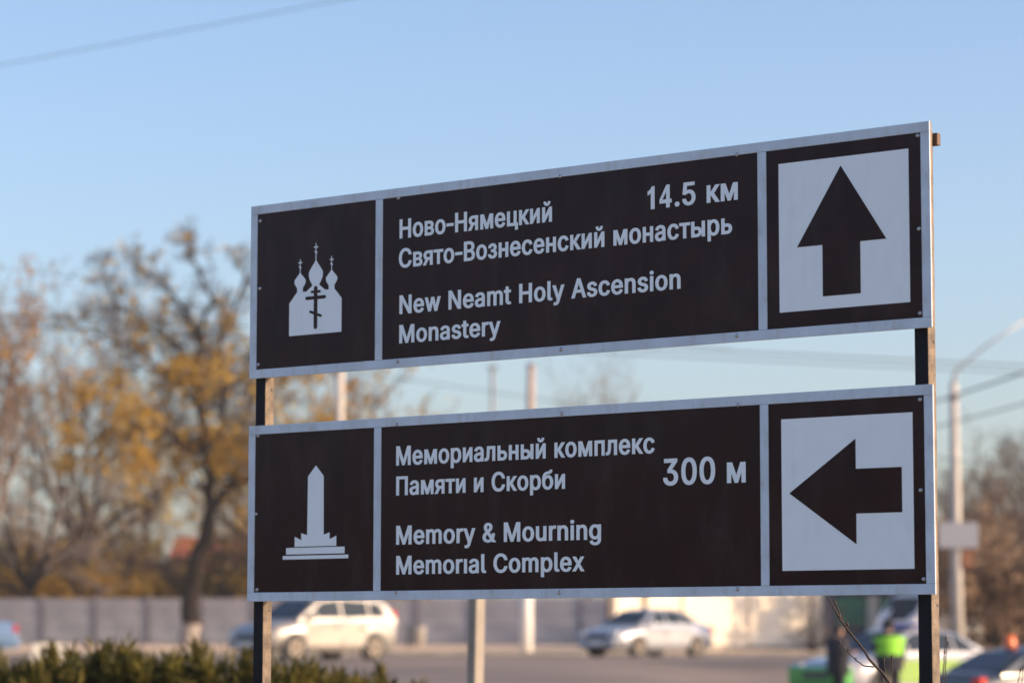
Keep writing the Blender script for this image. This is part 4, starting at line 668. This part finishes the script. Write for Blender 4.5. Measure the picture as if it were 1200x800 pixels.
# ------------------------------------------------------------------ cars
def loft(rings):
    mb = MB(); n = len(rings[0])
    for r_ in rings: mb.v += r_
    for i in range(len(rings) - 1):
        for k in range(n):
            k2 = (k + 1) % n; mb.f.append((i * n + k, i * n + k2, (i + 1) * n + k2, (i + 1) * n + k)); mb.mi.append(0)
    mb.f.append(tuple(range(n))); mb.f.append(tuple((len(rings) - 1) * n + k for k in reversed(range(n)))); mb.mi += [0, 0]
    return mb
def smooth_angle(o, a=35):
    me = o.data; me.polygons.foreach_set('use_smooth', [True] * len(me.polygons))
    bm = bmesh.new(); bm.from_mesh(me)
    for e in bm.edges:
        if len(e.link_faces) == 2 and e.calc_face_angle(0) > R(a): e.smooth = False
    bm.to_mesh(me); bm.free()
KIND = {
 'sedan': dict(body=[(-2.24, .38, .80, .66), (-2.18, .28, .96, .78), (-1.75, .24, 1.0, .85), (-.9, .20, .98, .87), (0, .19, .96, .87), (.9, .20, .95, .87), (1.25, .22, .93, .86), (1.8, .24, .84, .83), (2.12, .28, .76, .78), (2.24, .34, .66, .68)],
               cabin=[(-1.72, .99), (-1.02, 1.36), (-.6, 1.42), (.1, 1.43), (.42, 1.38), (1.18, .96)], belt=.95, wb=(-1.32, 1.34), wr=.31, cw=.80, ct=.58,
               side=[[(-1.42, .99), (-.98, 1.29), (-.80, 1.33), (-.80, .99)], [(-.74, .99), (-.74, 1.34), (-.08, 1.36), (-.08, .99)], [(0, .99), (0, 1.36), (.36, 1.31), (.92, .99)]],
               doors=[(-1.05, -.05), (0, 1.0)]),
 'suv': dict(body=[(-2.14, .45, .95, .74), (-2.08, .30, 1.06, .84), (-1.7, .26, 1.08, .89), (-.9, .24, 1.06, .90), (0, .23, 1.05, .90), (.9, .24, 1.03, .90), (1.2, .26, 1.01, .89), (1.75, .28, .93, .86), (2.05, .32, .80, .79), (2.15, .42, .66, .68)],
             cabin=[(-2.10, 1.06), (-1.86, 1.48), (-1.6, 1.60), (-.6, 1.64), (.1, 1.63), (.40, 1.56), (1.15, 1.03)], belt=1.03, wb=(-1.32, 1.30), wr=.34, cw=.84, ct=.64,
             side=[[(-1.78, 1.12), (-1.60, 1.44), (-1.25, 1.49), (-1.25, 1.10)], [(-1.18, 1.10), (-1.18, 1.49), (-.32, 1.53), (-.32, 1.08)], [(-.25, 1.08), (-.25, 1.53), (.32, 1.47), (.86, 1.07)]],
             doors=[(-1.05, -.27), (-.22, .95)]),
 'van': dict(body=[(-2.5, .45, 1.05, .86), (-2.45, .30, 1.15, .95), (-1.9, .26, 1.15, .98), (-.9, .24, 1.15, .98), (0, .24, 1.15, .98), (.9, .24, 1.15, .98), (1.6, .26, 1.10, .97), (2.1, .28, 1.0, .94), (2.42, .32, .82, .86), (2.5, .42, .66, .76)],
             cabin=[(-2.48, 1.15), (-2.42, 2.05), (-2.2, 2.22), (-.6, 2.28), (.7, 2.25), (1.1, 2.14), (2.0, 1.06)], belt=1.12, wb=(-1.6, 1.6), wr=.34, cw=.93, ct=.78,
             side=[[(-2.2, 1.25), (-2.2, 1.9), (-1.2, 1.92), (-1.2, 1.25)], [(-1.1, 1.25), (-1.1, 1.92), (-.1, 1.92), (-.1, 1.25)], [(0.3, 1.2), (0.3, 1.95), (1.0, 1.92), (1.62, 1.2)]],
             doors=[(-1.1, 0.1), (.25, 1.3)]),
}
def make_car(kind, label, x, y, heading, pm_, lower=None, extra=None):
    K = KIND[kind]; g = H(x, y)
    t = empty('parked_car' if kind != 'van' else 'white_van', (x, y, g), heading, label, 'car' if kind != 'van' else 'van')
    rings = []
    for (X, zl, zt, hw_) in K['body']:
        half = [(0, zl), (hw_ - .10, zl), (hw_ - .015, zl + .10), (hw_ + .0, zl + (zt - zl) * .35), (hw_ + .005, zl + (zt - zl) * .62), (hw_ - .02, zl + (zt - zl) * .82), (hw_ - .075, zt - .05), (hw_ - .22, zt - .005), (0, zt + .012)]
        rings.append([(X, a, b) for a, b in half] + [(X, -a, b) for a, b in half[1:-1]][::-1])
    o = loft(rings).build('body', pm_, t); smooth_angle(o, 40)
    rings = []
    zt_max = max(z for _, z in K['cabin'])
    for X, z in K['cabin']:
        f = (z - K['belt']) / (zt_max - K['belt']); f = max(0.02, f)
        hw_ = K['cw'] - (K['cw'] - K['ct']) * f * .86
        half = [(0, K['belt'] - .12), (K['cw'], K['belt'] - .12), (K['cw'] - .01, K['belt']), (hw_, max(K['belt'] + .01, z - .07)), (hw_ - .09, max(K['belt'] + .015, z - .012)), (0, z + .01)]
        rings.append([(X, a, b) for a, b in half] + [(X, -a, b) for a, b in half[1:-1]][::-1])
    cb = loft(rings).build('roof', pm_, t); smooth_angle(cb, 30)
    def sy(z): return K['cw'] - .01 - (K['cw'] - K['ct']) * .86 * (z - K['belt']) / (zt_max - .07 - K['belt']) + .006
    for s in (1, -1):
        for poly in K['side']:
            pts = [(a, s * sy(b), b) for a, b in poly]
            if s < 0: pts = pts[::-1]
            nrm = (Vector(pts[1]) - Vector(pts[0])).cross(Vector(pts[2]) - Vector(pts[0]))
            MB().slab(pts, .012 if nrm.y * s > 0 else -.012).build('side_window', M['glass_car'], t)
        for a, b in K['doors']:
            dz0 = .38; dz1 = K['belt'] - .12
            hb = max(w_ for (_, _, _, w_) in K['body']) + .003
            d = MB(); d.box(a, b, min(s * (hb - .03), s * (hb + .008)), max(s * (hb - .03), s * (hb + .008)), dz0, dz1)
            d = d.build('door', lower or pm_, t, bevel=.004)
            MB().box(a + .08, a + .26, min(s * (hb + .009), s * (hb + .04)), max(s * (hb + .009), s * (hb + .04)), dz1 - .12, dz1 - .08).build('handle', M['blackplastic'], d, bevel=.006)
        MB().box(.78 if kind == 'sedan' else (.72 if kind == 'suv' else 1.5), (.78 if kind == 'sedan' else (.72 if kind == 'suv' else 1.5)) + .12, min(s * (K['cw'] + .0), s * (K['cw'] + .22)), max(s * (K['cw'] + .0), s * (K['cw'] + .22)), K['belt'] + .02, K['belt'] + .17).build('mirror', pm_, t, bevel=.03)
        for wx in K['wb']:
            hb = max(w_ for (_, _, _, w_) in K['body'])
            MB().tube([(wx, s * (hb - .20), K['wr'] + .02), (wx, s * (hb + .012), K['wr'] + .02)], K['wr'] + .03, 20).build('wheel_arch', M['blackplastic'], t)
            wv = MB().tube([(wx, s * (hb - .18), K['wr']), (wx, s * (hb - .0), K['wr']), (wx, s * (hb + .022), K['wr'])], [K['wr'], K['wr'], K['wr'] - .03], 22).build('wheel', M['tyre'], t)
            rm = MB(); rm.tube([(wx, s * (hb + .0225), K['wr']), (wx, s * (hb + .03), K['wr'])], K['wr'] * .66, 20)
            for q in range(5):
                an = 2 * math.pi * q / 5
                c_, s_ = math.cos(an), math.sin(an); rr = K['wr'] * .64
                rm.tube([(wx + c_ * .04, s * (hb + .035), K['wr'] + s_ * .04), (wx + c_ * rr, s * (hb + .035), K['wr'] + s_ * rr)], .03, 4)
            rm.build('rim', M['rim'], wv)
    ca = K['cabin']
    def across(a, b, i0, wd0, wd1, nm):
        (xa, za), (xb, zb) = a, b
        v = Vector((xb - xa, 0, zb - za)); n = Vector((v.z, 0, -v.x)).normalized()
        if n.z < 0: n = -n
        p0 = Vector((xa, 0, za)) + v * .06 + n * .018; p1 = Vector((xb, 0, zb)) - v * .10 + n * .018
        MB().slab([p0 + Vector((0, -wd0, 0)), p0 + Vector((0, wd0, 0)), p1 + Vector((0, wd1, 0)), p1 + Vector((0, -wd1, 0))], .01).build(nm, M['glass_car'], t)
    across(ca[-1], ca[-2], 0, K['cw'] - .10, K['ct'] - .06, 'windscreen')
    across(ca[0], ca[1], 0, K['cw'] - .12, K['ct'] - .06, 'rear_window')
    fx_ = K['body'][-1][0]; rx_ = K['body'][0][0]; zf = K['body'][-1][2]; zr = K['body'][0][2]
    for s in (1, -1):
        MB().box(fx_ - .22, fx_ - .005, min(s * .48, s * .74), max(s * .48, s * .74), zf - .06, zf + .10).build('headlight', M['headlamp'], t, bevel=.03)
        MB().box(rx_ + .01, rx_ + .16, min(s * .56, s * .80), max(s * .56, s * .80), zr - .10, zr + (.10 if kind == 'sedan' else .32)).build('tail_light', M['taillamp'], t, bevel=.02)
    MB().box(fx_ - .10, fx_ + .02, -.42, .42, zf - .14, zf - .01).build('grille', M['blackplastic'], t, bevel=.01)
    MB().box(fx_ - .12, fx_ + .05, -.70, .70, .30, .50).build('front_bumper', lower or pm_, t, bevel=.05)
    MB().box(rx_ - .05, rx_ + .12, -.72, .72, .32, .54).build('rear_bumper', lower or pm_, t, bevel=.05)
    MB().box(fx_ + .052, fx_ + .06, -.26, .26, .36, .47).build('number_plate', M['plate'], t)
    MB().box(rx_ - .062, rx_ - .052, -.26, .26, .40, .51).build('number_plate', M['plate'], t)
    return t
def hd(psi): return math.pi + R(psi)     # heading: towards the left and the viewer
silver = paint('silver_paint', (.33, .34, .38), .35, .35); beige = paint('champagne_paint', (.29, .27, .25), .25, .35)
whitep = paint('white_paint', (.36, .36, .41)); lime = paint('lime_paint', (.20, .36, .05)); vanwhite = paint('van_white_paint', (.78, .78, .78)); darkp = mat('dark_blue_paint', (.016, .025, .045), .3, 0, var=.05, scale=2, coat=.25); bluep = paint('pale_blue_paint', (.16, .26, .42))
green = paint('bright_green_paint', (.04, .36, .05))
def place(kind, label, cx, Y, psi, pm_, **k): return make_car(kind, label, P2(cx, Y), Y, hd(psi), pm_, **k)
place('suv', 'beige estate car with sunlit side below the left end of the sign', 368, 74, 44, beige)
place('sedan', 'silver saloon car crossing below the middle of the sign', 757, 87, 47, silver)
place('sedan', 'pale blue car at the left edge behind the hedge', -72, 80, 10, bluep)
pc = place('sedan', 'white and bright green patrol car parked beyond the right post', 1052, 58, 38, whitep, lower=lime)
hb = .90
MB().box(2.08, 2.325, -.34, .34, .47, .60).build('front_badge', darkp, pc, bevel=.01)
fb = MB(); fb.box(2.06, 2.31, -.80, .80, .32, .70).build('green_front_band', green, pc, bevel=.05)
lb_ = MB(); lb_.box(-.25, -.02, -.55, .55, 1.455, 1.54).build('light_bar', mat('blue_lamp', (.05, .12, .5), .2), pc, bevel=.02)
MB().box(-.5, .3, -.5, .5, 1.44, 1.452).build('roof_rack', M['blackplastic'], pc)
place('van', 'white van parked under the street lamp beyond the right post', 1084, 113, 45, vanwhite)
dk = place('sedan', 'dark blue car with orange roof lamps at the bottom right corner', 1222, 52, 212, darkp)
for xl, yy in ((-.75, .10), (.15, -.35)):
    o = MB().tube([(xl, yy, 1.42), (xl, yy, 1.47), (xl, yy, 1.58), (xl, yy, 1.63)], [.13, .12, .11, .06], 10).build('orange_lamp', M['amber'], dk, smooth=True)

# ------------------------------------------------------------------ people
skin = mat('skin', (.50, .30, .22), .6); navy = mat('navy_cloth', (.018, .020, .030), .9, var=.2, scale=8)
hivis = mat('lime_hi_vis_cloth', (.24, .62, .03), .7); strip = mat('reflective_strip', (.65, .66, .66), .4); greycloth = mat('grey_coat_cloth', (.10, .09, .10), .9, var=.2)
def person(label, px, Y, height, face, coat, vest, pose):
    x = P2(px, Y); t = empty('person', (x, Y, H(x, Y)), face, label, 'person'); k = height / 1.75; t.scale = (1.22, 1.22, 1)
    V = []; E_ = []; Rr = []
    def add(p, r, par=None):
        V.append(Vector(p) * k); Rr.append(r * k)
        if par is not None: E_.append((par, len(V) - 1))
        return len(V) - 1
    pel = add((0, 0, .95), .145); wa = add((0, 0, 1.08), .125, pel); chs = add((0, .01, 1.28), .15, wa); nb = add((0, 0, 1.44), .085, chs); nk = add((0, .02, 1.52), .055, nb)
    h1_ = add((0, .035, 1.60), .085, nk); h2_ = add((0, .03, 1.68), .088, h1_); add((0, .02, 1.72), .06, h2_)
    for s in (-1, 1):
        a = add((s * .10, 0, .88), .125, pel); kn = add((s * .12, .03, .50), .088, a); an = add((s * .13, 0, .10), .060, kn); ft = add((s * .13, .03, .045), .045, an); add((s * .15, .17, .035), .035, ft)
        sh_ = add((s * .18, 0, 1.40), .085, chs); el, wr, hnd = pose[0 if s < 0 else 1]
        e = add((s * el[0], el[1], el[2]), .066, sh_); w_ = add((s * wr[0], wr[1], wr[2]), .042, e); hp = add((s * hnd[0], hnd[1], hnd[2]), .032, w_)
        d = (Vector(hnd) - Vector(wr)).normalized(); d = Vector((s * d.x, d.y, d.z)); hv = Vector((s * hnd[0], hnd[1], hnd[2]))
        sd2 = d.cross(Vector((0, 0, 1)) if abs(d.z) < .9 else Vector((0, 1, 0))).normalized()
        for q in range(4):
            b0 = hv + d * .03 + sd2 * (q - 1.5) * .02; f1 = add(b0, .010, hp); f2 = add(b0 + d * .035 + Vector((0, .006, -.006)), .009, f1); add(b0 + d * (.055 + .008 * (q in (1, 2))) + Vector((0, .018, -.018)), .007, f2)
        th = add(hv + sd2 * -.035 + Vector((0, .01, 0)), .011, hp); add(hv + sd2 * -.055 + d * .035, .009, th)
    me = bpy.data.meshes.new('body'); me.from_pydata(V, E_, []); o = link('body', me, t)
    sk = o.modifiers.new('skin', 'SKIN'); 
    for i, r in enumerate(Rr): me.skin_vertices[0].data[i].radius = (r, r)
    me.skin_vertices[0].data[0].use_root = True
    ss = o.modifiers.new('sub', 'SUBSURF'); ss.levels = 1; ss.render_levels = 1
    bpy.context.view_layer.update()
    m2 = bpy.data.meshes.new_from_object(o.evaluated_get(bpy.context.evaluated_depsgraph_get()))
    o.modifiers.clear(); o.data = m2; m2.materials.clear()
    for m_ in (skin, coat, navy, M['blackplastic']): m2.materials.append(m_)
    hands = [Vector((s * pose[0 if s < 0 else 1][2][0], pose[0 if s < 0 else 1][2][1], pose[0 if s < 0 else 1][2][2])) * k for s in (-1, 1)]
    for p in m2.polygons:
        c = p.center
        p.use_smooth = True
        if c.z > 1.50 * k: p.material_index = 0
        elif min((c - h).length for h in hands) < .10 * k: p.material_index = 0
        elif c.z < .09 * k: p.material_index = 3
        elif c.z < .93 * k and abs(c.x) < .24 * k: p.material_index = 2
        else: p.material_index = 1
    # garment: a shell a little outside the torso
    def shell(z0, z1, r, nm, m_):
        mb = MB(); n = 14
        zs = [z0, (z0 + z1) / 2, z1 - .05, z1]
        sx = [r * 1.18, r * 1.15, r * 1.42, r * .95]
        for z, a in zip(zs, sx):
            for q in range(n): mb.v.append((a * math.cos(2 * math.pi * q / n) * k, (r * .92 * math.sin(2 * math.pi * q / n) + .005) * k, z * k))
        for i in range(3):
            for q in range(n): mb.f.append((i * n + q, i * n + (q + 1) % n, (i + 1) * n + (q + 1) % n, (i + 1) * n + q)); mb.mi.append(0)
        return mb.build(nm, m_, t, smooth=True)
    if vest:
        shell(.70, 1.02, .215, 'jacket', coat)
        v = shell(1.02, 1.40, .215, 'vest', hivis); shell(1.34, 1.49, .19, 'collar', coat); shell(1.06, 1.09, .181, 'reflective_stripe', strip)
    else: shell(.62, 1.46, .235, 'coat', coat)
    hr = MB(); n = 12
    for z, r in ((1.64, .098), (1.70, .104), (1.76, .085), (1.79, .03)):
        for q in range(n): hr.v.append((r * math.cos(2 * math.pi * q / n) * k, (r * math.sin(2 * math.pi * q / n) + .02) * k, z * k))
    for i in range(3):
        for q in range(n): hr.f.append((i * n + q, i * n + (q + 1) % n, (i + 1) * n + (q + 1) % n, (i + 1) * n + q)); hr.mi.append(0)
    hr.f.append(tuple(3 * n + q for q in range(n))); hr.mi.append(0)
    hr.build('cap', navy, t, smooth=True)
    hb_ = MB()
    for z, r in ((1.52, .060), (1.58, .090), (1.645, .100)):
        for q in range(9): an_ = math.pi + math.pi * q / 8; hb_.v.append((r * math.cos(an_) * k, (r * 1.05 * math.sin(an_) + .035) * k, z * k))
    for i in range(2):
        for q in range(8): hb_.f.append((i * 9 + q, i * 9 + q + 1, (i + 1) * 9 + q + 1, (i + 1) * 9 + q)); hb_.mi.append(0)
    hb_.build('hair', M['blackplastic'], t, smooth=True)
    MB().prism([(-.07 * k, .10 * k), (.07 * k, .10 * k), (.05 * k, .17 * k), (-.05 * k, .17 * k)], 2, 1.66 * k, 1.675 * k).build('cap_peak', navy, t)
    MB().tube([(0, .115 * k, 1.655 * k), (0, .145 * k, 1.62 * k), (0, .118 * k, 1.612 * k)], [.010, .016, .012], 6).build('nose', skin, t, smooth=True)
    for s in (-1, 1): MB().box(s * .035 * k - .012, s * .035 * k + .012, .112 * k, .122 * k, 1.648 * k, 1.658 * k).build('eye', M['blackplastic'], t)
    MB().box(-.03 * k, .03 * k, .113 * k, .123 * k, 1.575 * k, 1.583 * k).build('mouth', mat('lips', (.35, .12, .10), .6), t)
    for s in (-1, 1): MB().tube([(s * .086 * k, .03 * k, 1.60 * k), (s * .10 * k, .025 * k, 1.63 * k), (s * .09 * k, .03 * k, 1.66 * k)], [.01, .014, .01], 6).build('ear', skin, t, smooth=True)
    return t
down = ((.25, -.02, 1.13), (.27, .05, .88), (.27, .08, .80)); bent = ((.26, .0, 1.14), (.20, .22, 1.10), (.15, .29, 1.12))
person('person in a lime hi-vis vest and dark cap standing beside the patrol car', 1040, 54.5, 1.56, R(15), navy, True, (bent, down))
person('person in a dark coat standing by the bonnet of the patrol car', 980, 56, 1.46, R(-80), navy, False, (down, bent))

# ------------------------------------------------------------------ foreground bare shrub behind the sign
shrub_m = mat('reddish_brown_twig', (.030, .016, .015), .7, col2=(.018, .011, .011), scale=40, bump=.3)
budm = mat('bud', (.05, .027, .022), .7)
def shrub(label, base_px, Y, stems, buds):
    b = at(base_px, 751, Y); g = H(b.x, Y); t = empty('bare_shrub', (b.x, Y, g), 0, label, 'shrub')
    O = Vector((b.x, Y, g))
    for (pts, r0, r1, dy) in stems:
        P = [at(px, py, Y + dy) - O for px, py in pts]; n = len(P)
        if pts[0][1] > 800: P = [Vector((0, 0, -.05))] + P; n += 1
        Q = []; rr = []
        for i in range(n - 1):
            for j in range(4):
                t_ = j / 4; q = P[i].lerp(P[i + 1], t_); Q.append(q + Vector((math.sin(i * 9 + j * 2.3) * .0012, 0, 0))); rr.append(r0 + (r1 - r0) * (i + t_) / (n - 1))
        Q.append(P[-1]); rr.append(r1)
        MB().tube(Q, rr, 7).build('stem', shrub_m, t, smooth=True)
    for px, py, s in buds:
        c = at(px, py, Y) - O
        MB().tube([c + Vector((0, 0, -s)), c + Vector((0, 0, -s * .4)), c + Vector((0, 0, s * .4)), c + Vector((0, 0, s * 1.2))], [s * .2, s * .55, s * .5, s * .12], 6).build('bud', budm, t, smooth=True)
shrub('bare reddish twigs of a shrub rising behind the lower board near the right post', 1060, 9.75,
      [([(1046, 806), (1036, 790), (1021, 775), (1010, 758), (997, 742), (985, 726), (975, 708), (966, 694), (955, 670)], .0060, .0020, 0),
       ([(997, 742), (990, 733), (984, 718), (978, 704), (972, 692), (966, 676)], .0030, .0014, .01),
       ([(1024, 781), (1013, 780), (1003, 773), (993, 763), (984, 753)], .0028, .0013, -.01),
       ([(1039, 806), (1037, 790), (1036, 774)], .0030, .0022, .03), ([(1045, 808), (1046, 790), (1045, 770)], .0026, .0018, .05)],
      [(979, 706, .007), (984, 722, .007), (993, 731, .008), (994, 760, .006), (1003, 772, .006), (984, 752, .006), (1036, 773, .006), (1045, 769, .006), (993, 739, .006)])
shrub('thin pair of bare twig tips right of the right post', 1112, 10.6,
      [([(1104, 806), (1106, 780), (1107, 762), (1109, 748)], .0028, .0016, 0), ([(1108, 806), (1108, 780), (1109, 764), (1111, 752)], .0026, .0014, .03)],
      [(1109, 747, .007), (1111, 753, .006), (1107, 764, .007)])
shrub('single bare twig tip in the bottom right corner', 1195, 10.8,
      [([(1192, 806), (1194, 795), (1196, 784)], .0024, .0016, 0), ([(1197, 806), (1198, 795), (1199, 782)], .0022, .0014, .02)],
      [(1196, 784, .007), (1199, 782, .006)])

# ------------------------------------------------------------------ light autumn haze
hz_m = bpy.data.materials.new('haze'); hz_m.use_nodes = True; hn = hz_m.node_tree; hn.nodes.clear()
ho = hn.nodes.new('ShaderNodeOutputMaterial'); pv = hn.nodes.new('ShaderNodeVolumePrincipled')
pv.inputs['Color'].default_value = (0.93, 0.95, 1.0, 1); pv.inputs['Density'].default_value = 0.0003; pv.inputs['Anisotropy'].default_value = 0.2
hn.links.new(pv.outputs[0], ho.inputs['Volume'])
tag(MB().box(-620, 620, -320, 820, -1.6, 26).build('haze', hz_m), kind='stuff')
sc.cycles.volume_max_steps = 64
